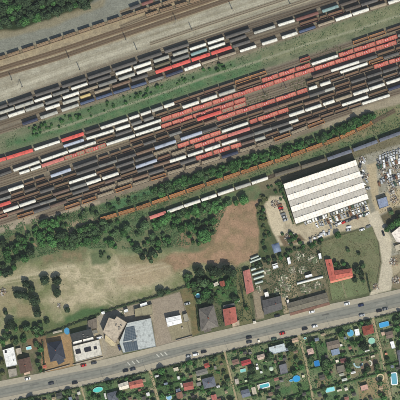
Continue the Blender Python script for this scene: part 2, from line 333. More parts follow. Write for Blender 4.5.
ribbon('pavement_south', ROAD_B, PAV_B, .0, .17, M_pave)
M_white = mat('road_paint', (184,182,168), rough=.8, var=.3, scale=1.5, rand=0)
def road_y(x, t): return interp(ROAD_T, x)*(1-t)+interp(ROAD_B, x)*t
M_lane = mat('worn_lane', (134,131,118), rough=.95, var=.12, scale=.3, rand=0)
ribbon('parking_lane', [(p[0], p[1]-2.2) for p in ROAD_B], [(p[0], p[1]-.25) for p in ROAD_B], .054, .058, M_lane)
ribbon('worn_lane', [(p[0], p[1]+.3) for p in ROAD_T], [(p[0], p[1]+2.0) for p in ROAD_T], .054, .058, M_lane)
M_tyre = mat('tyre_worn_asphalt', (117,117,107), rough=.95, var=.18, scale=.3, rand=0)
for t in (.27,.68): ribbon('tyre_wear', [(x, interp(ROAD_T,x)*(1-t)+interp(ROAD_B,x)*t-.55) for x in range(-50,451,12)], [(x, interp(ROAD_T,x)*(1-t)+interp(ROAD_B,x)*t+.55) for x in range(-50,451,12)], .0535, .0545, M_tyre)
# markings: centre dashes, turning-lane hatching
mk = ob('road_marking', None); mk['kind'] = 'structure'
def quad(name, pts, z, m, parent): 
    mb = MB(); mb.prism([tuple(W(p).xy) for p in pts], z, z+.004); return ob(name, mb.mesh(name, m), parent)
M_faint = mat('worn_paint', (138,136,124), rough=.9, var=.25, scale=1.5, rand=0)
for x in np.arange(-20, 420, 9.0):
    if 124 < x < 170: continue
    y0, y1 = road_y(x, .5), road_y(x+4.5, .5); quad('dash', [(x,y0-.1),(x+4.5,y1-.1),(x+4.5,y1+.1),(x,y0+.1)], .062, M_faint, mk)
for x in (128.5,133,137.3,157.5,161.5,165.5):
    y = road_y(x, .42); quad('hatch_stripe', [(x-1.6,y-1.5),(x-.4,y-1.8),(x+2.4,y+1.3),(x+1.2,y+1.6)], .062, M_white, mk)
M_faint = mat('worn_paint', (140,138,126), rough=.9, var=.2, scale=1.5, rand=0)
for x in (142,146,150,153.5):
    y = road_y(x, .42); quad('worn_hatch_stripe', [(x-1.2,y-1.1),(x-.4,y-1.3),(x+1.8,y+.9),(x+1.0,y+1.1)], .062, M_faint, mk)
for t, nm in ((.2,'edge_line'),(.8,'edge_line')):
    for a, b_ in ((-50,120),(122,250),(252,450)):
        ribbon(nm, [(x, road_y(x,t)-.09) for x in range(a,b_+1,10)], [(x, road_y(x,t)+.09) for x in range(a,b_+1,10)], .060, .063, M_faint)
for (x, t, w_, h_, cc) in [(30,.4,9,1.2,(104,104,96)),(70,.65,14,1.0,(132,130,120)),(112,.3,6,1.6,(102,102,94)),(182,.6,16,.9,(106,106,98)),(216,.35,5,1.4,(136,133,122)),(240,.7,12,1.0,(104,104,96)),(292,.45,18,.8,(132,130,120)),(322,.3,7,1.5,(104,103,96)),(340,.75,10,1.0,(106,106,98)),(376,.5,9,1.3,(134,131,120))]:
    y0, y1 = road_y(x,t), road_y(x+w_,t); o = quad('asphalt_patch', [(x,y0-h_/2),(x+w_,y1-h_/2),(x+w_+.3,y1+h_/2),(x+.2,y0+h_/2)], .0548, colmat('patch', cc, rough=.95, var=.2, scale=.5), None); o['kind'] = 'structure'
def path(name, pts, w, rgb):
    mb = MB()
    for a, b_ in zip(pts, pts[1:]):
        A = W(a); B = W(b_); d = (B-A).normalized(); nrm = Vector((-d.y,d.x,0))*w*S/2
        mb.prism([tuple((A+nrm).xy),tuple((A-nrm).xy),tuple((B-nrm).xy),tuple((B+nrm).xy)], .0, .05)
    o = ob(name, mb.mesh(name, colmat('track', rgb, rough=.95, var=.15, scale=.6, rand=0))); o['kind'] = 'structure'; return o
PATHS = [[(149.5,369),(154,383),(159,404)], [(224.7,352),(230.5,376),(238,406)], [(299,335.5),(306,362),(314,404)], [(373,318.5),(380,346),(392,404)], [(81,386.5),(86,404)]]
for p, w in zip(PATHS, (2.4,1.8,2.0,2.2,1.6)): path('path', p, w, (160,146,114))
path('path', [(24.5,226),(26,232),(30,240),(37.5,247)], 1.6, (140,122,94))

# ------------------------------------------------------------------ railway
M_rust = mat('rusty_rail', (112,88,66), rough=.7, var=.2, rand=.05); M_railtop = mat('rail_steel', (150,144,134), rough=.4, metal=.5, rand=.05)
M_sleeper = mat('sleeper', (104,94,80), rough=.95, var=.2, rand=.05)
tracks = []
def track(label, pts, rgb=(96,88,74), bed=True):
    pts = smooth(pts, 14); P = [W(p) for p in pts]
    root = ob('railway_track', None, loc=(P[0].x, P[0].y, 0)); tag(root, label, 'railway track', 'railway tracks')
    o0 = Vector((P[0].x,P[0].y,0)); 
    def nrm(i):
        a = P[max(0,i-1)]; b_ = P[min(len(P)-1,i+1)]; d = (b_-a).normalized(); return Vector((-d.y,d.x,0))
    N = [nrm(i) for i in range(len(P))]
    def sweepline(off, w0, w1, z0, z1):
        mb = MB(); v = []
        for p, nn in zip(P, N):
            q = p-o0; v += [q+nn*(off-w0)+Vector((0,0,z0)), q+nn*(off-w1)+Vector((0,0,z1)), q+nn*(off+w1)+Vector((0,0,z1)), q+nn*(off+w0)+Vector((0,0,z0))]
        f = []
        for i in range(len(P)-1):
            a = i*4
            for k in range(3): f.append((a+k, a+k+1, a+4+k+1, a+4+k)[::-1])
        mb.add(v, [tuple(reversed(x)) for x in f][::1]); return mb
    def up(mb, name, m):
        me = mb.mesh(name, m)
        if me.polygons[1].normal.z < 0: me.flip_normals()
        return ob(name, me, root)
    up(sweepline(0, 1.9, 1.35, .004, .16), 'ballast_bed', colmat('ballast', rgb, rough=.95, var=.22, scale=2.5, rand=.08, bump=.5))
    for s_ in (-.75, .75): up(sweepline(s_, .06, .045, .25, .40), 'rail', M_rust)
    mb = MB(); seg = list(zip(P, P[1:]))
    for a, b_ in seg:
        L = (b_-a).length; d = (b_-a)/L; nn = Vector((-d.y,d.x,0)); k = max(1, int(L/.65))
        for i in range(k):
            q = a+d*(i+.5)*L/k-o0; v = []
            for sx, sy in ((-1,-1),(1,-1),(1,1),(-1,1)): v.append(q+d*.12*sx+nn*1.25*sy+Vector((0,0,.25)))
            v += [w_-Vector((0,0,.15)) for w_ in v]
            mb.add(v, [(0,1,2,3),(0,4,5,1),(2,6,7,3)])
    up(mb, 'sleeper', M_sleeper)['kind'] = 'stuff'
    return root

# wagon meshes, shared between alike wagons --------------------------------
M_bogie = mat('bogie_steel', (52,48,44), rough=.8); M_under = mat('underframe', (64,56,50), rough=.85); M_dark = mat('wagon_inside', (70,60,50), rough=.95, var=.3)
M_mark = mat('white_marking', (222,196,186), rough=.7, rand=.03)
CACHE = {}
def cached(key, fn):
    if key not in CACHE: CACHE[key] = fn()
    return CACHE[key]
def bogie_mesh():
    mb = MB()
    for s_ in (-1,1):
        mb.box(-1.3,1.3,s_*.95-.08,s_*.95+.08,.55,.95)
        for x in (-.9,.9):
            n = 10; vs = []; 
            for yy in (s_*.75-.06, s_*.75+.06): vs += [(x+.46*math.cos(2*math.pi*i/n), yy, .46+.4+.0+.46*math.sin(2*math.pi*i/n)-.0) for i in range(n)]
            mb.add(vs, [(i,(i+1)%n,n+(i+1)%n,n+i) for i in range(n)]+[tuple(range(n-1,-1,-1)),tuple(range(n,2*n))])
    for x in (-.9,.9): mb.box(x-.08,x+.08,-.9,.9,.78,.94)
    return mb.mesh('bogie', M_bogie)
def frame_mesh(L):
    mb = MB(); h = L/2; mb.box(-h+.25,h-.25,-1.25,1.25,1.0,1.2)
    for s_ in (-1,1):
        for y in (-.85,.85): mb.tube((s_*(h-.25),y,1.05),(s_*(h+.25),y,1.05),.09,6); mb.tube((s_*(h+.25),y,1.05),(s_*(h+.3),y,1.05),.22,8)
    return mb.mesh('underframe', M_under)
WC = {'rusty tan':(150,128,100),'white':(226,222,206),'pale grey':(176,174,160),'grey':(122,120,112),'tan':(160,146,122),'pale blue':(170,176,186),'blue':(74,86,110),'dark blue':(50,56,76),'dark grey':(94,90,84),'teal':(132,158,152),
      'red':(210,92,80),'pink':(196,116,104),'maroon':(126,84,74),'brown':(122,98,78),'dark brown':(108,88,74),'orange':(214,148,86),'yellow':(196,172,112),'olive':(104,98,74),'dark':(90,80,70)}
def cov_body(L, c, full):
    mb = MB(); h = L/2-.25
    prof = [(-1.4,1.2),(1.4,1.2),(1.42,3.2),(1.2,3.75),(.85,4.0),(-.85,4.0),(-1.2,3.75),(-1.42,3.2)]
    mb.sweep(prof, -h, h)
    k = max(2, int(L/1.9))                                       # door posts on both sides
    for i in range(k+1):
        x = -h+.05+(2*h-.1)*i/k; 
        for s_ in (-1,1): mb.box(x-.05,x+.05,s_*1.44-.04,s_*1.44+.04,1.25,3.2)
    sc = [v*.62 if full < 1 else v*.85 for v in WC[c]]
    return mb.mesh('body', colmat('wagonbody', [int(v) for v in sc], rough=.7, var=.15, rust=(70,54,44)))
def cov_roof(L, c, w):
    mb = MB(); h = L/2-.12; k = max(3, int(L/2.4))
    for i in range(k):                                           # roof sheets with lapped joints
        a = -h+2*h*i/k; b_ = -h+2*h*(i+1)/k-.05
        ys = [-1,-.6,-.2,.2,.6,1]; z = [4.02,4.14,4.21,4.21,4.14,4.02]
        vs = []
        for x in (a,b_):
            for y, zz in zip(ys,z): vs.append((x, y*w, zz))
        vs += [(v[0],v[1],v[2]-.06) for v in vs]
        mb.add(vs, [(j,6+j,7+j,1+j) for j in range(5)]+[(0,12,18,6)[::-1],(5,11,23,17)[::-1]]+[(0,1,2,3,4,5,17,16,15,14,13,12),(6,18,19,20,21,22,23,11,10,9,8,7)])
    for i in range(k+1):
        x = -h+2*h*i/k-.02; mb.box(x-.04,x+.04,-w*.9,w*.9,4.1,4.235)
    if 1 < w < 1.2:
        for i in range(3): x = -h+2*h*(i+.5)/3; mb.tube((x,0,4.2),(x,0,4.42),.38,10)
        mb.box(-h*.95,h*.95,.5,.72,4.24,4.3)
    me = mb.mesh('roof', colmat('wagonroof', WC[c], rough=.55, var=.09, scale=1.0, rand=.09, rust=tuple(int(v*.78) for v in WC[c])))
    return me
def open_wall(L, c, side):
    mb = MB(); h = L/2-.3; s_ = side
    T = 3.5 if c == 'rusty tan' else 2.75; mb.box(-h,h,s_*1.32-.05,s_*1.32+.05,1.2,T); mb.box(-h,h,s_*1.36-.1,s_*1.36+.1,T,T+.15)
    k = max(4,int(L/1.4))
    for i in range(k+1):
        x = -h+.06+(2*h-.12)*i/k; mb.box(x-.06,x+.06,s_*1.43-.06,s_*1.43+.06,1.25,T-.01)
    return mb.mesh('side_wall', colmat('gondola', WC[c], rough=.8, var=.2, rust=(96,66,44)))
def open_end(L, c):
    mb = MB(); mb.box(-.05,.05,-1.27,1.27,1.2,2.74); mb.box(-.1,.1,-1.25,1.25,2.74,2.88)
    for y in (-.8,0,.8): mb.box(.05,.13,y-.06,y+.06,1.25,2.74)
    return mb.mesh('end_wall', colmat('gondola', WC[c], rough=.8, var=.2, rust=(96,66,44)))
def open_load(L, c, z, seed):
    r = random.Random(seed); mb = MB(); h = L/2-.36; nx = max(6,int(L/1.0)); ny = 5; vs = []
    for i in range(nx+1):
        for j in range(ny+1):
            e = min(1, min(i,nx-i)/1.5)*min(1, min(j,ny-j)/1.2)
            vs.append((-h+2*h*i/nx, -1.26+2.52*j/ny, z+(.15+.35*r.random())*e*(1 if z > 1.5 else .2)))
    mb.add(vs, [(i*(ny+1)+j,(i+1)*(ny+1)+j,(i+1)*(ny+1)+j+1,i*(ny+1)+j+1) for i in range(nx) for j in range(ny)])
    return mb.mesh('load', colmat('load', c, rough=.95, var=.3, scale=2))
def flat_frame(L):
    mb = MB(); h = L/2-.2
    for s_ in (-1,1): mb.box(-h,h,s_*1.42-.17,s_*1.42+.17,1.0,1.42); mb.box(s_*h-.12,s_*h+.12,-1.14,1.14,1.0,1.42)
    k = max(6,int(L/1.5))
    for i in range(1,k): x = -h+2*h*i/k; mb.box(x-.09,x+.09,-1.14,1.14,1.1,1.38)
    return mb.mesh('frame', colmat('flatred', (190,88,76), rough=.7, var=.15, rust=(178,104,90)))
def flat_deck(L, c):
    mb = MB(); h = L/2-.36; k = int(L/1.0)
    for i in range(k): a = -h+2*h*i/k; mb.box(a,a+2*h/k-.06,-1.24,1.24,1.22,1.34)
    return mb.mesh('deck', colmat('deck', c, rough=.95, var=.25, scale=2))
def flat_posts(L):
    mb = MB(); h = L/2-.6; k = max(5,int(L/2.1))
    for i in range(k+1):
        x = -h+2*h*i/k
        for s_ in (-1,1): mb.box(x-.14,x+.14,s_*1.45-.13,s_*1.45+.13,1.42,2.3)
        if i % 2 == 0: mb.box(x-.1,x+.1,-1.3,1.3,1.6,1.8)
    return mb.mesh('stanchion', colmat('flatred', (190,88,76), rough=.7, var=.15, rust=(178,104,90)))
def flat_marks(L):
    mb = MB()                                                    # pair of white bracket-shaped marks on a raised plate
    for x in (-1.35, .45):
        mb.box(x,x+.26,-.65,.65,2.2,2.24); mb.box(x+.26,x+.8,-.65,-.36,2.2,2.24); mb.box(x+.26,x+.6,.4,.65,2.2,2.24)
    return mb.mesh('marking', M_mark)
def flat_plate(L):
    mb = MB(); mb.box(-1.9,1.9,-1.1,1.1,1.9,2.196); return mb.mesh('sign_plate', colmat('flatred', (190,88,76), rough=.7, var=.15, rust=(178,104,90)))

def wagon(kind, c, x0, x1, pts, label, group, zb=.0):
    Lp = round(x1-x0); xm = (x0+x1)/2; a = W((x0, interp(pts,x0))); b_ = W((x1, interp(pts,x1)))
    L = Lp*S/math.cos(math.atan(.33)); rz = math.atan2((b_-a).y, (b_-a).x); p = (a+b_)/2
    nm = {'c':'covered_wagon','r':'covered_wagon','o':'open_wagon','l':'open_wagon','f':'flat_wagon','k':'covered_wagon'}[kind]
    root = ob(nm, None, loc=(p.x,p.y,0), rz=rz); cat = nm.replace('_',' '); tag(root, label, cat, group)
    L = max(6.0, L+.25)
    bg_ = cached('bogie', bogie_mesh); q = L/2-1.9
    for s_ in (-1,1): ob('bogie', bg_, root, loc=(s_*q,0,0))
    ob('underframe', cached(('fr',Lp), lambda: frame_mesh(L)), root)
    if kind in 'crk':
        w = {'c':.92,'r':1.3,'k':1.05}[kind]
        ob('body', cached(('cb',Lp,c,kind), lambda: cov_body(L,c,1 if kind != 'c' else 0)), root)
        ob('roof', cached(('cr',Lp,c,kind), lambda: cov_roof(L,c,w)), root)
    elif kind in 'ol':
        for s_ in (-1,1):
            ob('side_wall', cached(('ow',Lp,c,s_), lambda: open_wall(L,c,s_)), root)
            e = ob('end_wall', cached(('oe',c), lambda: open_end(L,c)), root, loc=(s_*(L/2-.42),0,0), rz=0 if s_ > 0 else math.pi)
        if kind == 'l': ob('load', cached(('ll',Lp,c), lambda: open_load(L,(146,108,72) if c == 'orange' else tuple(int(v*.92) for v in WC[c]),2.9 if c == 'rusty tan' else 2.2,Lp)), root)
        else: ob('wagon_floor', cached(('lo',Lp), lambda: open_load(L,(122,100,80),1.5,Lp)), root)
    elif kind == 'f':
        ob('frame', cached(('ff',Lp), lambda: flat_frame(L)), root); ob('deck', cached(('fd',Lp,c), lambda: flat_deck(L, WC.get(c) if c != 'red' else (200,132,112))), root)
        ob('stanchion', cached(('fp',Lp), lambda: flat_posts(L)), root)['kind'] = 'stuff'
        if Lp >= 14: ob('sign_plate', cached('plate', lambda: flat_plate(L)), root); ob('marking', cached('marks', lambda: flat_marks(L)), root)
    return root
KW = {'c':'covered wagon','r':'covered wagon','k':'covered wagon','o':'open wagon','l':'loaded open wagon','f':'flat wagon with stanchions'}
def row(where, pts, items, xa=None, xb=None, empty=(), default=('o','c'), fill=True, lmin=13, lmax=17, seed=1, bed=(118,107,90), group='wagons standing in the sorting yard', tr=None):
    r = random.Random(seed); items = sorted(items); xa = -14 if xa is None else xa; xb = 414 if xb is None else xb
    out = list(items); 
    if fill:
        occ = sorted([(i[0],i[1]) for i in items]+list(empty)); cur = xa; gaps = []
        for a, b_ in occ:
            if a-cur > 6: gaps.append((cur, a))
            cur = max(cur, b_)
        if xb-cur > 6: gaps.append((cur, xb))
        for a, b_ in gaps:
            L = b_-a; k = max(1, round(L/r.uniform(lmin+1.5,lmax)));
            if L/k > 24: k += 1
            for i in range(k):
                kind = r.choice('ooocck'); c = r.choice(['dark brown','brown','brown','dark','maroon','dark brown','grey','olive']) if kind == 'o' else r.choice(['dark grey','grey','dark brown','brown','dark grey'])
                out.append((a+.35+L*i/k, a-.35+L*(i+1)/k, kind, c))
    out.sort(); ext = tr or (min(-40, xa), max(440, xb))
    P = smooth(pts, 10)
    e0 = interp(pts, ext[0]); e1 = interp(pts, ext[1])
    tp = [(ext[0], e0)]+[p for p in P if ext[0]+5 < p[0] < ext[1]-5]+[(ext[1], e1)]
    track('railway track '+('' if where.startswith('curv') else 'on the ')+where if False else 'steel rails and sleepers of the '+where, tp, bed)
    for i, (x0, x1, kind, c) in enumerate(out):
        lab = '%s %s, %s from the left on the %s' % (c, KW[kind], nth(i+1), where)
        if len(lab.split()) > 16: lab = lab.replace(' with stanchions','').replace('loaded ','')
        lab = lab.replace('dark covered','very dark covered').replace('dark open','very dark open') if c == 'dark' else lab
        if len(lab.split()) > 16: lab = lab.replace('very dark','black')
        wagon(kind, c, x0, x1, tp, lab, group)

def lst(s):
    out = []
    for t in s.split(';'):
        t = t.strip()
        if not t: continue
        a, b_, k, c = t.split(','); out.append((float(a), float(b_), k.strip(), c.strip()))
    return out
UP = 'track above the grass strip'; DN = 'track below the grass strip'
# rows above the strip
row('fifth '+UP, [(-20,114.5),(24,99.7),(47,92),(75,83),(124,66.3),(176,48.7),(210,38)], lst('-6,7.5,k,dark grey;9,33,k,dark grey;36,60,k,dark grey;62.5,86.5,k,dark grey;88.5,111.5,k,dark grey;113,137,k,dark grey;139,162,k,dark grey;165,189,k,dark grey'), fill=False, tr=(-40,440), bed=(104,96,82), group='dark covered wagons beside the pale loading road')
row('fourth '+UP, [(-20,120),(7,110.9),(24.5,105),(43.5,98.7),(71,89.5),(124,71.7),(161,59.3),(198,47),(238,34),(264,25)],
    lst('-6,.5,k,pale grey;1,14.5,k,pale grey;15.5,34,k,pale grey;35,52,c,white;53,69.5,k,grey;71.5,88,c,white;89,111,k,dark grey;116,132,k,white;134,151,k,white;154,169,k,pale grey;173,188,k,pale grey;190,206,c,white;208,224,c,white;226,249.5,k,dark grey;340,356,k,grey;357,373,k,dark grey'), fill=False, bed=(104,96,82))
row('third '+UP, [(-20,126),(17,113.6),(35,107.6),(71,95.5),(89,89.5),(127,76.9),(144,71),(216,46.6),(264,30),(286,23.5),(330,9.2),(357,0)],
    lst('-9,8,k,grey;9,25,k,white;26,44,k,pale grey;46,62,k,grey;63.5,79,k,white;80,98,c,tan;99,117,k,grey;119,135,k,pale grey;137,152,k,white;155,170,c,olive;172,189,k,grey;191,207,k,teal;209,225,c,white;230,246,k,dark grey;254,275,c,pale grey;278.5,294,c,white;296,318,k,maroon;322,338,k,teal;340,356,k,dark'), fill=False, bed=(104,96,82))
row('second '+UP, [(-20,131),(53,107),(71,101),(159,71.7),(190,61),(230,47.8),(335,13.9),(378,0)],
    lst('46,60,k,white;63.5,79,k,pale grey;81,90.5,c,yellow;95,110,c,tan;113,130,c,brown;132,148,k,dark grey;156,171.5,r,red;172.5,190,r,red;191.5,210,r,red;211.5,231,r,red;233,250,k,dark grey;300,318,o,maroon;320,327,o,brown;328,343,o,maroon;345,360,k,dark;361,377,k,dark grey;379,395,o,brown'), fill=False, bed=(112,102,84))
row('first '+UP, [(-20,138.5),(30,122),(50,114.8),(71,107.5),(105,96),(156,80),(209,61.5),(248,49),(290,35.5),(326,23.5),(360,12),(396,1)],
    lst('23,38,k,dark blue;41,58,k,pale grey;62,79,k,pale grey;80.5,95,c,blue;96.5,112.5,c,blue;114,129.5,c,blue;131.5,146.5,c,blue;149,164,c,grey;166,183,c,dark blue;184.5,200.5,k,white;202,217.5,c,tan;219,236,c,tan;240,256,c,white;262,277,k,white;282,297,k,white;299,315,c,blue;318,334,c,tan;335.5,351,k,white;352.5,368,k,white;369.5,386,k,tan;388,404,k,white'), fill=False, bed=(112,102,84))
# rows below the strip
row('first '+DN, [(-30,169),(20,154.5),(73,137.3),(114.5,124),(168.5,105.5),(247,79),(330,51.5),(369,38),(400,27.5)],
    lst('-12,6.5,r,red;7.5,33,r,red;35,60,c,white;62,84,r,red;86,100,c,dark;101,128,c,white;129.5,139.5,c,white;141,151,c,white;152,163,k,pale grey;164.5,174,k,white;235,250,o,orange;250.5,266,o,orange;300,310,o,red;353,368.5,o,orange;369.5,385,o,orange;387,403,o,brown'), empty=[(268,299),(311,352)], seed=2)
row('second '+DN, [(-30,178),(27,159),(74,143),(123,127.7),(190,105),(227,92.7),(290,71.5),(324,60.5),(375,43.7),(400,35.5)],
    lst('64,84,c,pale blue;87,114,c,white;116,130,k,white;131.5,142,k,grey;143.5,154,k,grey;156,168,o,olive;169.5,181,o,olive;183,198.5,k,white;201,217,k,white;219,235,k,pale grey;237,261,o,brown;262,278,f,red;279,295,f,red;296,310,f,red;311.5,337.5,c,white;339,353,f,red;354,375,f,red;376,397,f,red'), empty=[(-20,62)], seed=3)
row('third '+DN, [(-30,186),(27,166),(82,147),(147,125),(205,105.5),(263,86.5),(324.5,65.8),(375,49.4),(400,41)],
    lst('-3,12,c,dark grey;14,40,c,white;42,68,c,white;69,96,c,white;97,114,o,brown;116,132,c,dark grey;134,161,c,white;162,171.5,f,red;172,192,f,red;193,212,f,red;213,232.5,f,red;233.5,253,f,red;254,273.5,f,red;274.5,294,f,red;295,314,f,red;315,334.5,f,red;335.5,355,f,red;356,375.5,f,red;376.5,396,f,red'), empty=[(-20,-4)], seed=4)
row('fourth '+DN, [(-30,190),(25,172),(51,163),(87,151),(149,131),(210,111),(245,99.3),(345,66.5),(375,56.8),(400,48.5)],
    lst('20,30,c,white;31,41.5,c,white;42.5,64,r,pink;65,84.5,f,tan;85.5,106,f,tan;107,135,c,white;136,161,c,white;162,171.5,f,red;172.5,192.5,f,red;193.5,213,f,red;214,233.5,f,red;234.5,245.5,f,red;331,358.5,c,white'), empty=[(-20,19),(247,312)], seed=5)
row('fifth '+DN, [(-30,195),(83,158),(142,138.6),(173,128),(203,118),(227,110),(350,69.4),(375,61),(400,53)],
    lst('130,154,o,brown;155.5,165,o,dark;166,181,o,maroon;182,196,o,brown;197.5,221,r,red;222,233,f,tan;234,245.5,f,tan;340,367,c,white;368.5,383,o,orange'), empty=[(-20,129),(247,306)], seed=6, bed=(124,114,94))
row('sixth '+DN, [(-30,203),(16.5,188),(61,173),(86,164),(138,146.5),(190,129),(227,115.7),(265,103.8),(313,87.8),(379,65.5),(400,59)],
    lst('9,24,k,white;25,34.5,o,dark;35.5,45.5,o,dark brown;51,71.5,k,pale blue;74,98,k,dark grey;99.5,109,o,dark brown;110.5,120.5,o,dark;122,131.5,o,dark brown;133,143.5,o,dark;182,204,o,olive;217,235.5,f,red;236,255.5,f,red;256,275,f,red;276,296,f,red;297,307,f,red;308.5,317,k,white;320,330,k,white;374,388,f,red;389,406,f,red'), empty=[(46,50)], seed=7)
row('seventh '+DN, [(-30,210),(30,190),(83,172),(165,145),(191,136),(233,122),(265,111),(329,89.8),(400,66.5)],
    lst('12,24,o,dark brown;25,36,c,dark;37,49.5,o,dark;77,99,k,dark grey;155,176,k,pale blue;181,202,k,pale blue;324.5,334.5,c,pale grey'), empty=[(-20,0)], seed=8)
row('eighth '+DN, [(-30,215.5),(5,204),(83,178.5),(165,151),(210,135.5),(235,127.7),(268,116),(400,73)],
    lst('-10,11,r,red;69.5,96.5,c,white;154,177,l,tan;178,189,f,red;190,210,f,red;210.5,220.5,f,red;222,248,c,white;250,257,f,red;258,278,f,red;278.5,288,f,red'), seed=9)
row('ninth '+DN, [(-30,223),(11.5,208.7),(28,203),(94,181.5),(146,164),(214,140.2),(238,132.5),(296.5,113.4),(360,92.3),(400,79)],
    lst('4,19,k,white;20,36,k,white;87,101,k,white;102.5,119,k,white;121,134.5,c,dark;136,157,k,pale blue;158.5,170,o,maroon;172,186,l,tan;187,194,o,tan;195,214.5,f,red;215.5,227,f,red;228,249.5,r,pink;289,304,k,white;305,321,k,white;323,334,k,white;335.5,351,k,tan;353,368,k,white;369,384,k,white;386,402,k,white'), seed=10)
row('tenth '+DN, [(-30,227.5),(4,216),(83,190.5),(146,168.8),(178,159),(195,153.7),(230,142),(293,121.6),(355,101),(400,86)],
    lst('-12,8,o,pink;170,186,k,white;188,203,c,white;205,220,k,white;222,237,c,white;289,298,c,white;341.5,368,c,white;388,403,k,dark blue'), seed=11)
row('eleventh '+DN, [(-30,233),(26,214.8),(83,196),(165,169),(222,150),(265,137.3),(330,114.3),(375,99.8),(400,92)],
    lst('18,34,o,orange;100,116,l,tan;118,133,l,tan;196,212.5,f,red;213.5,230,f,red;231,241,f,red;255,265,k,pale grey;362,389,c,white'), xa=20, xb=328, seed=12, empty=[(-20,17)])
row('twelfth '+DN, [(40,217),(65,208.5),(89,200.3),(150,179.5),(176,171.5),(210,161),(230,155),(248,149),(282,137.5),(316,124),(350,112)],
    lst('65,80,o,orange;82,96.5,o,orange;98,114,l,tan;116,131.5,o,orange;133,149.5,l,tan;151,166,o,orange;168,184,l,tan;186,200,l,tan;202,220,l,tan;222,238,k,dark blue;240,256,l,tan;257.5,273,l,tan;274.5,290,o,orange;291.5,307,l,tan;308.5,324,o,orange'), fill=False, tr=(36,352))
# line of loaded wagons at the top
TOP = [(-30,68.5),(0,59),(57,40.2),(99.5,25.9),(142,11.7),(155,7.3),(200,-8)]
row('long top line', TOP, lst('-8,6.5,l,rusty tan;8,20,l,rusty tan;22.5,35,l,rusty tan;37,49.5,l,rusty tan;51,62.5,l,rusty tan;64,76.5,l,rusty tan;78.5,91,l,rusty tan;93,105.5,l,rusty tan;108,120.5,l,rusty tan;122.5,134.5,l,rusty tan;136,148,l,rusty tan;150,161.5,l,rusty tan;163,175,l,rusty tan;177,189,l,rusty tan'), fill=False, tr=(-40,300), bed=(150,136,108), group='tan loaded wagons on the top line')
row('short line above the top line', [(120,13),(136,7),(148,2.5),(200,-15)], lst('130,140.5,k,dark grey;142,153,k,maroon;155,167,k,dark grey'), fill=False, tr=(120,300), bed=(140,128,104), group='short line of dark wagons')
row('short line below the top line', [(140,19),(152,14),(167,9.5),(181,6),(195,1.5),(230,-10)], lst('146,158.5,l,rusty tan;160,173,l,rusty tan;175.5,188,l,rusty tan;190,202,l,rusty tan'), fill=False, tr=(120,300), bed=(140,128,104), group='tan loaded wagons on the top line')
track('rusty empty track running just below the tan loaded wagons', [(-40,82),(0,69),(60,50.5),(100,37),(148,21),(215,-2),(280,-24)], (112,94,72))
track('second rusty empty track, between the first and the pale loading road', [(-40,88.5),(0,75.5),(60,57.5),(100,43.5),(160,23),(230,-1),(300,-24)], (108,92,72))
track('faint empty track across the pale loading road at the top', [(150,44),(215,22),(300,-6),(400,-40)], (150,142,120))
track('second faint empty track across the pale loading road', [(150,53),(215,31),(300,2),(400,-33)], (150,142,120))
# curved siding and coaches
S1 = [(70,229),(109,216.8),(143,207),(160,200.5),(215,181.6),(282,159),(331,141.3),(348,135),(364,126.8),(390,113)]
row('curved siding below the green bushes', S1, lst('101,117,l,orange;119,135,l,orange;136.5,151,l,orange;152.5,168,l,orange;169.5,185.5,l,orange;187,204.5,l,orange;207,222.5,l,orange;224,240,l,orange;241.5,257,l,orange;258.5,273.5,l,orange;275,290,l,orange;291,305,l,orange;306,322.5,l,orange;324,339,l,orange;340,355,l,orange;356.5,372,l,orange'), fill=False, tr=(95,395), bed=(96,86,64), group='orange rimmed open wagons on the curved siding')
row('siding next to the long hall', [(130,224),(158,215.5),(175,209),(192,203.3),(209,197.8),(225,191.8),(242,186.5),(259,181),(290,170)], lst('150,166,r,pink;167.5,183.5,k,white;184.5,200,k,white;201.5,216.5,k,white;218,234,k,white;235.5,250.5,k,pale grey;252,267.5,k,white'), fill=False, tr=(140,290), bed=(92,88,66), group='covered wagons on the siding next to the hall')
M_coach = (112,116,122)
WC['slate'] = (104,108,118); WC['drab'] = (104,96,80)
row('track above the striped hall', [(270,177),(288,171),(313,164),(340,155),(365,146),(390,136.5),(420,126)], lst('275,300,r,drab;301.5,326,r,drab;327.5,351,r,slate;353,377,r,slate;379,404,r,slate'), fill=False, tr=(262,430), bed=(110,102,80), group='long coaches above the hall')

# catenary masts -------------------------------------------------------
M_mast = mat('galvanised_steel', (92,92,88), rough=.6)
def mast(p, q, label):
    a = W(p); b_ = W(q); root = ob('catenary_mast', None, loc=(a.x,a.y,0)); tag(root, label, 'overhead line mast', 'overhead line masts')
    mb = MB(); mb.box(-.5,.5,-.5,.5,0,.5); ob('foundation', mb.mesh('foundation', M_pave), root)
    mb = MB(); H = 8.5
    for sx in (-.22,.22):
        for sy in (-.22,.22): mb.box(sx-.05,sx+.05,sy-.05,sy+.05,.4,H)
    for i in range(8):
        z = .6+i; mb.tube((-.22,-.22,z),(.22,-.22,z+1),.03,4); mb.tube((.22,.22,z),(-.22,.22,z+1),.03,4)
    ob('pole', mb.mesh('pole', M_mast), root)
    d = b_-a; mb = MB(); mb.tube((0,0,7.6),(d.x,d.y,7.2),.09,5); mb.tube((0,0,8.5),(d.x*.8,d.y*.8,7.35),.05,5); mb.tube((d.x*.5,d.y*.5,7.4),(d.x,d.y,6.4),.05,5)
    ob('arm', mb.mesh('arm', M_mast), root)
    mb = MB(); mb.tube((d.x,d.y,6.4),(d.x,d.y,7.2),.14,6); ob('insulator', mb.mesh('insulator', M_mark), root)
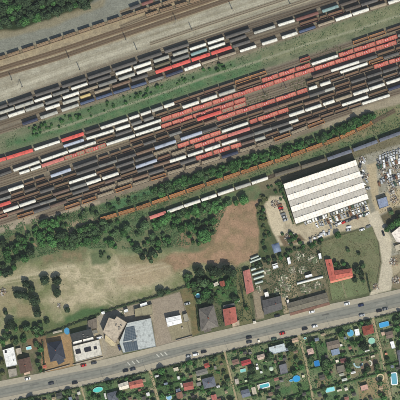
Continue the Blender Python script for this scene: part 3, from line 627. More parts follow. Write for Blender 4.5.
for p, q, l in [((12,80),(14.5,84),'lattice mast low at the left end of the pale loading road'), ((22.5,87),(20.5,91.5),'lattice mast above the leftmost dark wagons'),
    ((69,58),(71.5,62.5),'lattice mast between the two rusty tracks, above the fourth dark wagon'), ((80,70),(82,74.5),'lattice mast on the loading road edge, near third dark wagon'),
    ((126,40),(128.5,44),'lattice mast on the loading road below the yellow gravel'), ((137,50),(139,54.5),'lattice mast by the sixth dark wagon on the loading road'),
    ((176,20),(174,26),'lattice mast with arm over the second rusty track'), ((192,30),(195,36),'lattice mast in the middle of the pale loading road'),
    ((232,9),(235,15),'lattice mast with long shadow near the top edge'), ((290,4),(292,9),'lattice mast at the top above the maroon wagons'),
    ((265,95),(267,90),'lattice mast on the weedy track among red flat wagons'), ((286,88),(284,93),'second lattice mast on the weedy track among red flat wagons'),
    ((48,171),(46.5,175),'lattice mast beside the short white wagons at left'), ((82,209),(83.5,214),'lattice mast below the twelfth track at the grass edge'),
    ((24,220),(22,224),'lattice mast below the orange open wagon at left')]: mast(p, q, l)

# ------------------------------------------------------------------ buildings
M_glass = mat('window_glass', (52,62,70), rough=.15, spec=.6, var=.05); M_wframe = mat('window_frame', (205,203,196), rough=.6)
M_concrete = mat('concrete', (160,154,140), rough=.9); M_chim = mat('chimney_brick', (140,84,66), rough=.9, var=.2); M_doorm = mat('door_paint', (92,66,48), rough=.6)
M_gutter = mat('gutter', (120,116,108), rough=.6)
def win_mesh():
    mb = MB(); mb.box(-.55,.55,-.02,.05,-.6,.6); return mb.mesh('window', M_wframe)
def pane_mesh():
    mb = MB(); mb.box(-.47,-.03,.05,.07,-.52,.52); mb.box(.03,.47,.05,.07,-.52,.52); return mb.mesh('pane', M_glass)
def building(name, label, cat, poly, h, kind='flat', rc=(150,148,140), wc=(186,178,158), pitch=.5, chim=None, sky=(), group=None, vents=0, over=.3, seed=1, gcolor=None):
    r = random.Random(seed+int(poly[0][0]*7)); P = [W(p) for p in poly]; n = len(P)
    area = sum(P[i].x*P[(i+1)%n].y-P[(i+1)%n].x*P[i].y for i in range(n))
    if area < 0: P = P[::-1]
    c = sum(P, Vector())/n; root = ob(name, None, loc=(c.x,c.y,0)); tag(root, label, cat, group)
    Q = [p-c for p in P]
    inner = [q-(q.normalized()*over*1.2) if q.length > 1 else q for q in Q] if kind != 'flat' else Q
    m_w = colmat('render', wc, rough=.9, var=.08, scale=.5); m_r = colmat('roof', rc, rough=.8, var=.18, scale=.7, rand=.06, rust=tuple(int(v*.8) for v in rc), bump=.2)
    mb = MB(); mb.prism([(q.x,q.y) for q in inner], 0, h, top=True)
    if kind in ('gable','hip') and n == 4:
        e = [(Q[1]-Q[0]).length, (Q[2]-Q[1]).length]
        if e[0] < e[1]: Q = Q[1:]+Q[:1]; inner = inner[1:]+inner[:1]; e = e[::-1]
        rh = h+e[1]/2*pitch; a = (Q[0]+Q[3])/2; b_ = (Q[1]+Q[2])/2; ia = (inner[0]+inner[3])/2; ib = (inner[1]+inner[2])/2
        if kind == 'hip': d = (b_-a).normalized()*min(e[1]*.5, e[0]*.45); a2, b2 = a+d, b_-d
        else: a2, b2 = a, b_
        if kind == 'gable':
            k = rh-.12-(rh-h)*0.02
            mb.add([(inner[0].x,inner[0].y,h),(inner[3].x,inner[3].y,h),(ia.x,ia.y,k)], [(0,1,2)]); mb.add([(inner[1].x,inner[1].y,h),(inner[2].x,inner[2].y,h),(ib.x,ib.y,k)], [(0,1,2)])
        ob('wall', mb.mesh('wall', m_w), root)
        z0 = h+.02; v = [(Q[i].x,Q[i].y,z0) for i in range(4)]+[(a2.x,a2.y,rh),(b2.x,b2.y,rh)]
        mr = MB(); lo = [(x,y,z-.16) for x,y,z in v]
        mr.add(v+lo, [(0,1,5,4),(2,3,4,5)]+([(3,0,4),(1,2,5)] if kind == 'hip' else [])+[(6,10,11,7),(8,11,10,9),(0,6,7,1),(2,8,9,3)]+([(3,9,6,0),(1,7,8,2)] if kind == 'hip' else [(0,4,10,6),(4,3,9,10),(1,7,11,5),(5,11,8,2)]))
        # courses of roof covering, slightly raised laps
        cs = max(2, int(e[1]/2/.9))
        for side in ((0,1),(3,2)):
            A, B = Q[side[0]], Q[side[1]]
            for j in range(1, cs):
                t = j/cs; p = Vector((A.x,A.y,z0)).lerp(Vector((a2.x,a2.y,rh)), t); q = Vector((B.x,B.y,z0)).lerp(Vector((b2.x,b2.y,rh)), t)
                mr.tube(p, q, .05, 4)
        roof = ob('roof', mr.mesh('roof', m_r), root)
        mc = MB(); mc.tube((a2.x,a2.y,rh),(b2.x,b2.y,rh),.14,6)
        if kind == 'hip':
            for qi, e2 in ((0,a2),(3,a2),(1,b2),(2,b2)): mc.tube((Q[qi].x,Q[qi].y,z0+.03),(e2.x,e2.y,rh),.1,5)
        ob('ridge_cap', mc.mesh('ridge_cap', colmat('ridge', tuple(int(v*.85) for v in rc), rough=.8)), roof)
        mg = MB()
        for i, j in ((0,1),(3,2)):
            o_ = (Q[i]-Q[3 if i == 0 else 0]).normalized()*.09; mg.tube(Q[i]+o_+Vector((0,0,h-.05)), Q[j]+o_+Vector((0,0,h-.05)), .08, 5)
        for i, nm in ((0,'gutter'),): ob('gutter', mg.mesh('gutter', M_gutter), roof)['kind'] = 'stuff'
        if chim is None: chim = 1 if e[1] > 5 and h > 2.7 else 0
        for k in range(chim):
            t = r.uniform(.25,.75); p = a2.lerp(b2, t)+Vector((r.uniform(-.6,.6), r.uniform(-.9,.9), 0)); mb = MB(); mb.box(p.x-.35,p.x+.35,p.y-.3,p.y+.3,h+.3,rh+.7); mb.box(p.x-.42,p.x+.42,p.y-.37,p.y+.37,rh+.7,rh+.8)
            ob('chimney', mb.mesh('chimney', M_chim), roof)
    else:
        ob('wall', mb.mesh('wall', m_w), root); mr = MB(); S_ = 1.0; q = [(v.x,v.y) for v in Q]; mr.prism(q, h+.002, h+.12)
        roof = ob('roof', mr.mesh('roof', m_r), root)
        if h > 2.4:
            mp = MB()                                             # parapet built edge by edge
            for i in range(n):
                A, B = Q[i], Q[(i+1)%n]; d = (B-A).normalized(); nn = Vector((-d.y,d.x,0)); A2 = A+d*.0; mp.prism([(A.x,A.y),(B.x,B.y),((B-d*.22+nn*.22).x,(B-d*.22+nn*.22).y),((A+d*.22+nn*.22).x,(A+d*.22+nn*.22).y)], h+.125, h+.42)
            ob('parapet', mp.mesh('parapet', colmat('coping', tuple(int(v*.9) for v in rc), rough=.8)), roof)
        for k in range(vents):
            t, u = r.uniform(.2,.8), r.uniform(.2,.8); p = (Q[0].lerp(Q[1],t)).lerp(Q[3%n].lerp(Q[2],t), u); mb = MB(); s_ = r.uniform(.3,.7); mb.box(p.x-s_,p.x+s_,p.y-.35,p.y+.35,h+.12,h+.7); mb.box(p.x-s_*.8,p.x+s_*.8,p.y-.25,p.y+.25,h+.7,h+.78)
            ob('roof_vent', mb.mesh('roof_vent', M_gutter), roof)
    for (px, py, w, l, ang) in sky:
        p = W((px,py))-c; mb = MB(); mb.box(-w*S/2,w*S/2,-l*S/2,l*S/2,0,.25); o = ob('skylight', mb.mesh('skylight', mat('skylight_dark',(44,44,48), rough=.3)), root, loc=(p.x,p.y,h+.13), rz=ang)
    # windows and a door on the outer walls
    if h >= 2.4:
        wm = cached('win', win_mesh); pm = cached('pane', pane_mesh); first = True
        for i in range(n):
            A, B = inner[i], inner[(i+1)%n]; L = (B-A).length
            if L < 3: continue
            d = (B-A)/L; ang = math.atan2(d.y,d.x)+math.pi
            k = max(1, min(6, int(L/3.2)))
            for j in range(k):
                p = A+d*L*(j+.5)/k
                if first and j == 0:
                    mb = MB(); mb.box(-.5,.5,0,.07,.02,2.05); do = ob('door', mb.mesh('door', M_doorm), root, loc=(p.x,p.y,0), rz=ang); first = False
                    mb = MB(); mb.box(.32,.38,.07,.14,.95,1.1); ob('handle', mb.mesh('handle', M_gutter), do); continue
                w_ = ob('window', wm, root, loc=(p.x,p.y,1.5), rz=ang); ob('pane', pm, w_)
    return root

def quadp(cx, cy, w, h, a=-.245):
    ca, sa = math.cos(math.atan(a)), math.sin(math.atan(a)); out = []
    for sx, sy in ((-1,-1),(1,-1),(1,1),(-1,1)):
        x, y = sx*w/2, sy*h/2; out.append((cx+x*ca-y*sa, cy+x*sa+y*ca))
    return out

# striped hall ----------------------------------------------------------
A, B, D, E = [W(p) for p in ((283,184),(355,160),(368,199),(295.5,224))]
c = (A+B+D+E)/4; hall = ob('industrial_hall', None, loc=(c.x,c.y,0)); tag(hall, 'long industrial hall with seven bright and grey stripes on its ridged metal roof', 'hall')
ux = (B-A).normalized(); uy = (E-A).normalized(); LX = ((B-A).length+(D-E).length)/2; LY = (E-A).length
def hp(t, s, z):                                # t along A->B, s along A->E
    p = (A.lerp(B,t)).lerp(E.lerp(D,t), s)-c; return (p.x,p.y,z)
M_sheet = mat('hall_sheet', (240,232,216), rough=.5, var=.08, scale=.35, rand=.02, rust=(214,204,188)); M_sheet_shaded = mat('hall_sheet_shaded', (204,196,180), rough=.6, var=.12, scale=.35, rand=.02, rust=(190,180,162)); M_hw = mat('hall_wall', (176,168,150), rough=.8)
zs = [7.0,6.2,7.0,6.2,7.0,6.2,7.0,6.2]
mb = MB()
for (ta, sa, tb, sb) in ((0,0,1,0),(1,1,0,1)): mb.add([hp(ta,sa,0),hp(tb,sb,0),hp(tb,sb,zs[0] if sa == 0 else zs[7]),hp(ta,sa,zs[0] if sa == 0 else zs[7])], [(0,1,2,3)])
for t in (0,1):
    for k in range(7): mb.add([hp(t,k/7,0),hp(t,(k+1)/7,0),hp(t,(k+1)/7,zs[k+1]),hp(t,k/7,zs[k])], [(0,1,2,3)])
ob('wall', mb.mesh('wall', M_hw), hall)
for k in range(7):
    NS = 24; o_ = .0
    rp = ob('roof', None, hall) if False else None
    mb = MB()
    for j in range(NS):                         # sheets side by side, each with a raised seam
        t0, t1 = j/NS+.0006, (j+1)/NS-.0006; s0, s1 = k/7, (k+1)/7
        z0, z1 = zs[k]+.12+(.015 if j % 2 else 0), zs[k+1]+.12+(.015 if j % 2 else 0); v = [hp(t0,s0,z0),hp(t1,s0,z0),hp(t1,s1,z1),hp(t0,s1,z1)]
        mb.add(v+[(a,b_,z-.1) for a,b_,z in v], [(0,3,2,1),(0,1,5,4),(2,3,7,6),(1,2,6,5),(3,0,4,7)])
    ob('roof_slope', mb.mesh('roof_slope', M_sheet if k % 2 == 0 else M_sheet_shaded), hall)  # north-facing slopes take a darker copy of the sheet, shade painted into its colour
for k in range(8):
    a, b_ = hp(-.003,k/7,zs[k]+.17), hp(1.003,k/7,zs[k]+.17); mb = MB(); mb.tube(a,b_,.16,6); ob('ridge_cap' if k % 2 == 0 else 'valley_gutter', mb.mesh('ridge_cap', M_gutter), hall)
for k in (0,2,4,6):
    for j in range(5):
        x,y,z = hp((j+.6)/5.4,k/7+.004,zs[k]); mb = MB(); mb.tube((0,0,0),(0,0,.55),.3,10); mb.tube((0,0,.55),(0,0,.7),.45,10); ob('roof_ventilator', cached('rv', lambda: mb.mesh('roof_ventilator', M_gutter)), hall, loc=(x,y,z+.1))
for j in range(9):
    t = (j+.5)/9; p = hp(t,1,0); mb = MB(); mb.box(-2,2,-.06,.0,.05,4.2); o = ob('sliding_door' , cached('hd', lambda: mb.mesh('sliding_door', mat('hall_door',(120,124,126), rough=.5))), hall, loc=p, rz=math.atan2(ux.y,ux.x))

BL = building
WHT = (232,230,222)
BL('flat_house','white flat roofed house with a small dark skylight at the lower left','house',[(3,349.8),(14,346.5),(17.7,364.5),(7,367)],3.2,'flat',WHT,(200,196,186),sky=[(6.2,351.3,2,2.6,0)],vents=1)
BL('garage','pale grey garage directly below the white flat roofed house','garage',[(8.2,369.3),(16.6,368),(17.6,375.6),(9.6,377.3)],2.6,'flat',(158,150,134))
BL('brown_house','brown gabled house right of the white flat roofed house','house',[(18.3,359.5),(30,356.5),(33,370),(21,373.5)],3.4,'gable',(104,80,68),(170,150,130),pitch=.6)
BL('lean_to','cream lean-to on the upper right corner of the white flat house','lean-to',quadp(19,351,5,6),2.2,'flat',(176,164,144))
BL('porch','small pinkish porch at the street side of the brown house','porch',quadp(27.2,372.6,6,3.2),2.2,'flat',(196,170,148))
BL('dark_house','dark slate hipped house on the sandy plot','house',[(47.5,342.5),(62,340),(66,358),(51,361.5)],4.2,'hip',(58,62,72),(190,170,140),pitch=.7,chim=1)
BL('dark_house','small dark slate wing turned diagonally against the dark hipped house','house wing',[(55,357),(61.5,353),(65,361),(59,364.5)],3.4,'gable',(74,80,90),(190,170,140),pitch=.6,chim=0)
BL('terrace_house','dark flat roof with pale terrace strips beside the blue round pool','house',[(70.5,334),(91.5,328.5),(94.2,336.3),(72.6,341.8)],4.4,'flat',(62,64,62),(206,200,186),vents=3)
BL('terrace','white terrace canopy left of two along the dark flat roof','canopy',[(73,341.6),(81.9,339.2),(82.6,341.6),(73.8,344)],3.0,'flat',(228,224,214))
BL('terrace','white terrace canopy right of two along the dark flat roof','canopy',[(82.9,339),(93.2,336.5),(94,339),(83.7,341.4)],3.0,'flat',(228,224,214))
BL('court_building','cream flat roofed building with three dark square light wells','building',[(73,346),(99.3,339.2),(102.4,354.6),(76.3,361.6)],3.6,'flat',(204,198,182),(190,182,164),sky=[(78.5,351,5.2,4.6,.24),(88,349,7,4.6,.24),(95.6,347.4,3.2,3,.24)],vents=1)
BL('shed','brown grey outbuilding right of the green yard below the hedge','outbuilding',[(88,320.5),(96.5,317.5),(97.5,327.5),(89.3,329.5)],2.8,'gable',(118,108,94),pitch=.25,chim=0)
BL('shed','low dark lean-to just under the brown grey outbuilding','lean-to',[(88.6,331.5),(97,329.3),(97.9,332.5),(89.5,334.8)],2.4,'flat',(120,118,108))
BL('office_block','tan many-cornered office block with a broken roof outline','office',[(109.3,317),(115,319),(117.2,315.7),(127.2,322),(115.8,342.5),(103.2,331.5)],7.5,'flat',(180,166,144),(176,160,136),vents=6)
BL('entrance_roof','pale yellow entrance roof at the foot of the tan office block','canopy',[(106.7,333.5),(116.8,342.4),(115.5,346),(112,346.5),(105.5,341),(105,336)],3.4,'flat',(196,182,146))
solar = BL('workshop','pale blue grey flat roofed workshop with two dark solar arrays','workshop',[(127.7,322.5),(151,317.7),(156,346),(123.5,352.4),(119.6,341.5)],5.6,'flat',(178,182,176),(170,172,168),vents=2)
M_solar = mat('solar_cell', (66,80,88), rough=.35, var=.12, spec=.5); M_sf = mat('solar_frame', (150,156,158), rough=.4)
sc_ = solar.location
for q in ([(126,327),(134.6,325.2),(136.8,338.6),(123.4,341)], [(123,342.4),(137,340),(138.7,349),(125.6,351.3)]):
    mbf = MB(); mbp = MB(); Pq = [W(p)-Vector((sc_.x,sc_.y,0)) for p in q]; z = 5.85
    arr = MB(); arr.add([(v.x,v.y,z) for v in Pq]+[(v.x,v.y,z-.12) for v in Pq], [(0,3,2,1),(0,1,5,4),(1,2,6,5),(2,3,7,6),(3,0,4,7)]); base_ = ob('solar_array', arr.mesh('solar_array', M_sf), solar)
    NI, NJ = 7, 9
    for i in range(NI):
        for j in range(NJ):
            def g2(s_, t): p = Pq[0].lerp(Pq[1],s_).lerp(Pq[3].lerp(Pq[2],s_),t); return (p.x,p.y)
            a = [g2((i+.04)/NI,(j+.04)/NJ),g2((i+.96)/NI,(j+.04)/NJ),g2((i+.96)/NI,(j+.93)/NJ),g2((i+.04)/NI,(j+.93)/NJ)]
            mb = MB(); mb.prism(a, z+.002, z+.04); ob('solar_panel', mb.mesh('solar_panel', M_solar), base_)
BL('shed','olive tan flat shed behind the workshop, under the boundary hedge','shed',[(134.6,309),(152,304),(152.8,314.3),(135.4,316.5)],3.0,'flat',(150,142,112))
BL('storage_unit','long white storage unit on the hedge above the olive tan shed','storage unit',[(140,304),(146.8,301.8),(147.5,304.6),(140.8,306.6)],2.7,'flat',(236,236,230))
BL('storage_unit','short white storage unit left of the olive tan shed','storage unit',[(124,309.8),(127.8,308.6),(128.4,311.6),(124.7,312.5)],2.6,'flat',(232,232,226))
BL('storage_unit','small white storage unit at the top of the driveway beside the office block','storage unit',quadp(103.2,312.7,3.2,2.6),2.4,'flat',(236,236,230))
BL('hall','small bright white hall on the beige paved yard','hall',[(165.7,317.7),(180.7,314.7),(182.2,322.6),(167.8,326.4)],4.6,'gable',(238,236,230),(206,202,192),pitch=.12,chim=0)
BL('shed','pale narrow shed touching the right side of the white hall','shed',[(183,314.5),(187,313),(189,320.8),(184.5,322)],2.6,'flat',(158,152,134))
BL('big_house','large grey brown hipped house on the corner above the road','house',[(199,308.5),(213.5,305),(218.5,326),(201,331)],4.4,'hip',(112,106,97),(172,160,142),pitch=.45,chim=2)
BL('house_wing','grey brown gabled wing pointing from the large hipped house to the road','house wing',[(203,324),(209,322.5),(211.5,330.5),(204.5,332.5)],3.6,'gable',(112,104,94),(172,160,142),pitch=.5,chim=0)
BL('red_house','red tiled gabled house above the middle of the road','house',[(222.7,309),(235.3,306.3),(237.3,321.5),(225,325.6)],4.0,'gable',(174,100,86),(196,182,156),pitch=.55)
BL('veranda','pale dark-edged veranda on the upper side of the red tiled house','veranda',[(223,305.3),(234.3,302.8),(234.9,305.5),(223.5,308)],2.6,'flat',(96,98,92))
BL('garage','cream garage at the street corner of the red tiled house','garage',[(232,322.6),(239,320),(239.6,325),(232.6,327.5)],2.5,'flat',(190,172,146))
BL('long_red_house','long pinkish red house standing upright left of the nursery','house',[(242.9,270.9),(249.4,269),(254,290.6),(246.5,294.4)],3.4,'gable',(176,112,100),(190,176,152),pitch=.35)
BL('tiny_house','tiny red roofed garden house below the dark tree clump','garden house',quadp(222.3,283.6,5,5.5),2.6,'gable',(150,84,68),chim=0)
BL('garage','tiny cream garage left of the tiny red roofed garden house','garage',quadp(216,284,5,3.4,-.5),2.3,'flat',(206,198,178))
BL('grey_house','dark grey flat pitched house between the nursery and the road','house',[(262,300.5),(280.6,295.5),(282.3,308.6),(264,314.4)],4.2,'gable',(88,86,84),(176,168,150),pitch=.22)
BL('long_shed','long low shed along the road with grey and brown roof slopes','shed',[(286.5,303.5),(326.3,292.5),(328.8,301.5),(289.3,312.3)],3.0,'gable',(112,106,90),(150,130,110),pitch=.3,chim=0)
BL('roadside_canopy','brown strip of roof along the road side of the long low shed','canopy',[(289.6,312.8),(329,301.9),(329.8,304.6),(290.3,315.6)],1.9,'flat',(128,96,80))
# L shaped red house: one thing, two wings
lh = BL('l_shaped_house','red L-shaped bungalow with a salmon veranda edge on a lawn','house',[(324.7,259.5),(331.2,259),(336,279.6),(329.8,281.2)],3.2,'gable',(184,98,82),(206,168,140),pitch=.42,chim=1)
P0 = lh.location
def wing(q, z, rc):
    Pq = [W(p)-Vector((P0.x,P0.y,0)) for p in q]; a = (Pq[0]+Pq[3])/2; b_ = (Pq[1]+Pq[2])/2; d = (b_-a).normalized()*2.2; rh = z+(Pq[3]-Pq[0]).length/2*.42; b2 = b_-d
    mb = MB(); mb.prism([(p.x*.98,p.y*.98) for p in Pq], 0, z); ob('wing_wall', mb.mesh('wing_wall', colmat('render', (206,168,140), rough=.9, var=.08, scale=.5)), lh)
    v = [(p.x,p.y,z+.02) for p in Pq]+[(a.x,a.y,rh),(b2.x,b2.y,rh)]; mb = MB(); mb.add(v, [(0,1,5,4),(2,3,4,5),(1,2,5)])
    for t in (.25,.5,.75):
        for i, j in ((0,1),(3,2)): mb.tube(Vector(v[i]).lerp(Vector(v[4]),t), Vector(v[j]).lerp(Vector(v[5]),t), .05, 4)
    ob('wing_roof', mb.mesh('wing_roof', colmat('roof', rc, rough=.8, var=.18, scale=.7, rand=.06, rust=tuple(int(v*.8) for v in rc), bump=.2)), lh)
    mb = MB(); mb.tube(v[4], v[5], .14, 6); ob('ridge_cap', mb.mesh('ridge_cap', colmat('ridge', (150,72,58), rough=.8)), lh)
wing([(334,270.3),(351.5,268.2),(352.6,275.2),(335.6,279.3)], 3.2, (184,98,82))
mb = MB(); vq = [(329.9,281.4),(352.9,275.5),(353.3,277.4),(330.4,283.2)]
mb.prism([tuple((W(p)-Vector((P0.x,P0.y,0))).xy) for p in vq], 2.3, 2.45, bottom=True); ob('veranda_roof', mb.mesh('veranda_roof', colmat('plainroof', (214,138,112), rough=.8)), lh)
BL('blue_shed','blue grey flat shed beside the yard road right of the hall','shed',[(376.8,199.6),(386.2,196.6),(388.2,205.8),(379.2,208.6)],3.6,'flat',(138,148,168),(120,126,140))
BL('white_house','large white house with angled corners at the right edge','house',[(390.8,233),(404,222.5),(410,232),(404,243),(396,242)],5.0,'flat',(230,218,204),(210,200,184),vents=3)
BL('shed','low cream shed at the right edge below the white house','shed',[(394,246),(402,243),(404,248),(396,251)],2.4,'flat',(176,166,144))
# nursery
BL('storage_unit','tall narrow white container in the upper part of the nursery','container',[(286.8,257.8),(289.6,257),(290.9,263.6),(288.2,264.4)],2.8,'flat',(238,238,234))
BL('storage_unit','white container touching the upper left corner of the red L-shaped house','container',[(318,253.6),(320.6,252.9),(321.6,258.4),(319,259.2)],2.8,'flat',(238,238,234))
BL('storage_unit','white container lying above the long white greenhouse strip','container',[(304.8,275.6),(311.6,273.6),(312.3,276.1),(305.5,278)],2.8,'flat',(238,238,234))
BL('storage_unit','white and grey cabin in the upper left of the nursery','cabin',[(272.4,266.3),(277.6,264.6),(278.4,267.3),(273.3,269.2)],2.6,'flat',(238,238,234))
BL('storage_unit','narrow white canopy strip just above the white and grey cabin','canopy',[(272,264.4),(277.2,262.8),(277.6,263.9),(272.4,265.5)],2.4,'flat',(214,214,206))
BL('storage_unit','cream cabin left of the dark grey pitched house','cabin',[(264,292.6),(268,291.4),(269,296),(265.2,297)],2.6,'flat',(236,232,222))
BL('storage_unit','white unit right of the dark grey pitched house top','cabin',[(286.4,300),(288.6,299.4),(289,303),(287,303.4)],2.4,'flat',(226,218,204))
M_poly = mat('greenhouse_film', (176,186,172), rough=.4, var=.1); M_polyw = mat('white_film', (222,222,210), rough=.5, var=.1)
def tunnel(label, a, b_, w, m=M_poly, h=2.4):
    A_, B_ = W(a), W(b_); L = (B_-A_).length; root = ob('greenhouse', None, loc=(A_.x,A_.y,0), rz=math.atan2((B_-A_).y,(B_-A_).x)); tag(root, label, 'greenhouse', 'greenhouse tunnels of the nursery')
    w = w*S/2; prof = [(-w,0)]+[(-w*math.cos(t), h*.45+h*.55*math.sin(t)) for t in [math.pi*i/8 for i in range(9)]]+[(w,0)]
    mb = MB(); vs = [(0,y,z) for y,z in prof]+[(L,y,z) for y,z in prof]; k = len(prof)
    mb.add(vs, [(i,i+1,k+i+1,k+i) for i in range(k-1)]+[tuple(range(k)),tuple(range(2*k-1,k-1,-1))]); ob('cover', mb.mesh('cover', m), root)
    mb = MB(); nh = max(3,int(L/1.6))
    for j in range(nh+1):
        x = L*j/nh
        for (y0,z0),(y1,z1) in zip(prof, prof[1:]): mb.tube((x,y0*1.01,z0*1.015),(x,y1*1.01,z1*1.015),.05,4)
    ob('hoop', mb.mesh('hoop', M_gutter), root)['kind'] = 'stuff'
tunnel('topmost greenhouse tunnel above the nursery hedge', (250.5,258.8),(258.5,255.6),2.2)
tunnel('second greenhouse tunnel above the nursery hedge', (250,262.2),(261,258),2.2)
tunnel('uppermost tunnel beside the long pinkish house', (251,270),(262,265.5),2.4)
tunnel('middle tunnel beside the long pinkish house', (252,274.5),(264,270.5),2.4)
tunnel('low tunnel beside the long pinkish house', (253.5,279),(264,275.6),2.4)
tunnel('tunnel next to the lower end of the long pinkish house', (255,283.5),(263,281),2.4)
tunnel('long white plastic tunnel across the middle of the nursery', (297,283.6),(323,276.6),2.3,M_polyw,1.8)

# gardens south of the road: roofs that show in the photo
G = lambda *a, **k: BL(*a, **k)
G('garden_house','white roofed left half of the house below the parked dark cars','garden house',[(118,384),(128,380.8),(129.4,387.6),(119.8,390)],2.8,'gable',(214,204,184),pitch=.3,chim=0)
G('garden_house','red roofed house below the zebra hatching on the road','garden house',[(128.6,382),(142.3,378.6),(144,386),(130.4,388.6)],3.0,'gable',(176,104,88),pitch=.35)
G('garden_house','blue grey garden house at the bottom edge left of the red roof','garden house',[(107,393),(116.5,390.5),(119,401),(109,403)],2.8,'hip',(94,98,104),pitch=.4,chim=0)
G('garden_house','pinkish red square garden house among trees right of the first path','garden house',[(183,383.2),(192.8,381),(194,388.6),(184.4,390.4)],2.8,'gable',(158,90,78),pitch=.35,chim=0)
G('garden_house','brown garden hut at the bottom edge below the pinkish red house','garden hut',[(176,392.6),(182,391),(183.2,397.6),(177.4,399)],2.6,'gable',(136,100,82),pitch=.3,chim=0)
G('garden_house','small red roof close to the hedge left of the second path','garden hut',[(203.6,363.8),(208.6,362.2),(209.8,366.4),(205,368)],2.5,'gable',(154,76,64),pitch=.35,chim=0)
G('garden_house','long pale grey roof under the small red roof','garden house',[(195.5,371),(206.8,368),(208,373),(196.8,376)],2.6,'gable',(124,122,112),pitch=.25,chim=0)
G('garden_house','large blue grey hipped garden house left of the second path','garden house',[(201.8,379),(214,376),(216.2,385.6),(204,388.4)],3.0,'hip',(100,104,112),pitch=.35)
G('garden_house','small pink red hut at the bottom edge left of the second path','garden hut',[(210.8,395),(216,393.8),(217.2,399),(212,400)],2.4,'gable',(176,106,96),pitch=.3,chim=0)
G('garden_house','brownish pink hut just right of the second path','garden hut',[(231.6,360.4),(238,358.4),(239.6,363),(233,365)],2.5,'gable',(132,102,88),pitch=.3,chim=0)
G('garden_house','crimson roofed garden house with a dark tree at its lower right','garden house',[(240.6,361.2),(250,358.4),(251.4,363.2),(242,366)],2.7,'gable',(164,66,66),pitch=.35,chim=0)
G('garden_house','pale blue grey large flat roof under the road hedge','garden house',[(268.6,347.2),(284,343),(286.2,350.4),(270.4,354.6)],3.0,'flat',(190,198,196),vents=1)
G('garden_house','beige pink garden house left of the dark tree under the pale flat roof','garden house',[(256.4,355.6),(264,353.2),(265.4,358.2),(258,360)],2.6,'gable',(192,170,152),pitch=.3,chim=0)
G('garden_house','grey flat garden house below the pale blue grey flat roof','garden house',[(278.8,365),(286,363),(288,372.4),(280.6,374.4)],2.6,'flat',(112,112,114))
G('garden_house','blue grey garden house at the bottom edge right of the second path','garden house',[(240.4,390.6),(248.6,388.4),(250.8,395.4),(242.4,397.6)],2.7,'gable',(104,110,120),pitch=.3,chim=0)
G('garden_house','cream garden hut between the blue grey house and the white framed pool','garden hut',[(251,387.4),(255,386.4),(256.8,393.4),(252.8,394.6)],2.4,'gable',(196,184,160),pitch=.25,chim=0)
G('garden_house','pale hut below the teal pool near the second path','garden hut',[(234.6,379.2),(238,378.2),(239,383.2),(235.6,384.2)],2.3,'gable',(182,172,156),pitch=.25,chim=0)
G('garden_house','beige roofed garden house touching the hedge at the third path','garden house',[(291.4,338.8),(297.6,337),(298.6,341),(292.4,342.8)],2.5,'gable',(188,160,132),pitch=.3,chim=0)
G('garden_house','pale pink garden house just right of the third path','garden house',[(306.6,349.4),(312.4,347.6),(314,353),(308.2,354.8)],2.8,'hip',(202,172,156),pitch=.3,chim=0)
G('garden_house','brown grey roof with a blue tarpaulin in the middle gardens','garden house',[(326,342.4),(338.6,339.4),(340,346.6),(327.6,349.6)],2.7,'gable',(124,112,98),pitch=.25,chim=0)
G('garden_house','blue grey hut attached below the brown grey roof','garden hut',[(330.6,350),(338.6,348),(339.8,353.6),(332,355.6)],2.4,'flat',(126,142,160))
G('garden_house','maroon roofed hut on the middle garden hedge','garden hut',[(339.6,359),(345.6,357.6),(346.6,361.6),(340.6,363)],2.3,'gable',(118,74,70),pitch=.3,chim=0)
G('garden_house','white roofed garden house between the round pool and the red brown roof','garden house',[(354,329.4),(358.4,328.4),(359.8,334.8),(355.4,336)],2.6,'flat',(236,236,232))
G('garden_house','red brown roofed garden house left of the fourth path','garden house',[(361.6,326.4),(372.2,324),(374,332.6),(363.4,335.4)],3.0,'hip',(140,74,58),pitch=.3,chim=0)
G('garden_house','brown grey garden house below the large blue pool','garden house',[(384.8,332.4),(392,330.4),(393.4,336.8),(386.2,338.6)],2.7,'gable',(120,104,90),pitch=.3,chim=0)
G('garden_house','small beige hut left of the brown grey house below the blue pool','garden hut',[(380.8,332.2),(384,331.4),(384.8,334.8),(381.6,335.6)],2.3,'flat',(196,166,140))
G('garden_house','bright white narrow garden house near the right edge','garden house',[(389.6,341.6),(393.2,340.8),(395.2,347.6),(391.6,348.6)],2.6,'flat',(238,238,234))
G('garden_house','dark grey long roof cut by the right edge of the gardens','garden house',[(396.6,350.4),(404,348.4),(408,368),(400.4,370.4)],3.0,'gable',(98,100,106),pitch=.3,chim=0)
G('garden_house','pink beige patio house at the bottom between the third and fourth paths','garden house',[(360,385.8),(367,383.8),(368.4,389),(361.4,391)],2.6,'flat',(198,158,140))
G('garden_house','low cream hut on the lower right garden hedge','garden hut',[(378.6,386.4),(382.4,385.6),(383,388.6),(379.2,389.6)],2.2,'gable',(174,150,120),pitch=.25,chim=0)
G('garden_house','grey patio roof in the middle of the gardens between two hedges','garden hut',[(336.4,366.4),(343.8,364.4),(345,371),(337.6,372.8)],2.3,'flat',(118,112,98))
G('garden_house','dark green grey hut at the lower left edge of the gardens','garden hut',[(56,393.6),(62,392),(63,397.6),(57,399)],2.4,'gable',(78,80,72),pitch=.3,chim=0)
G('garden_house','dark hut between the third path and the white storage in the gardens','garden hut',[(318.6,375.6),(324,374),(325.2,378.6),(319.8,380)],2.3,'gable',(88,84,74),pitch=.3,chim=0)
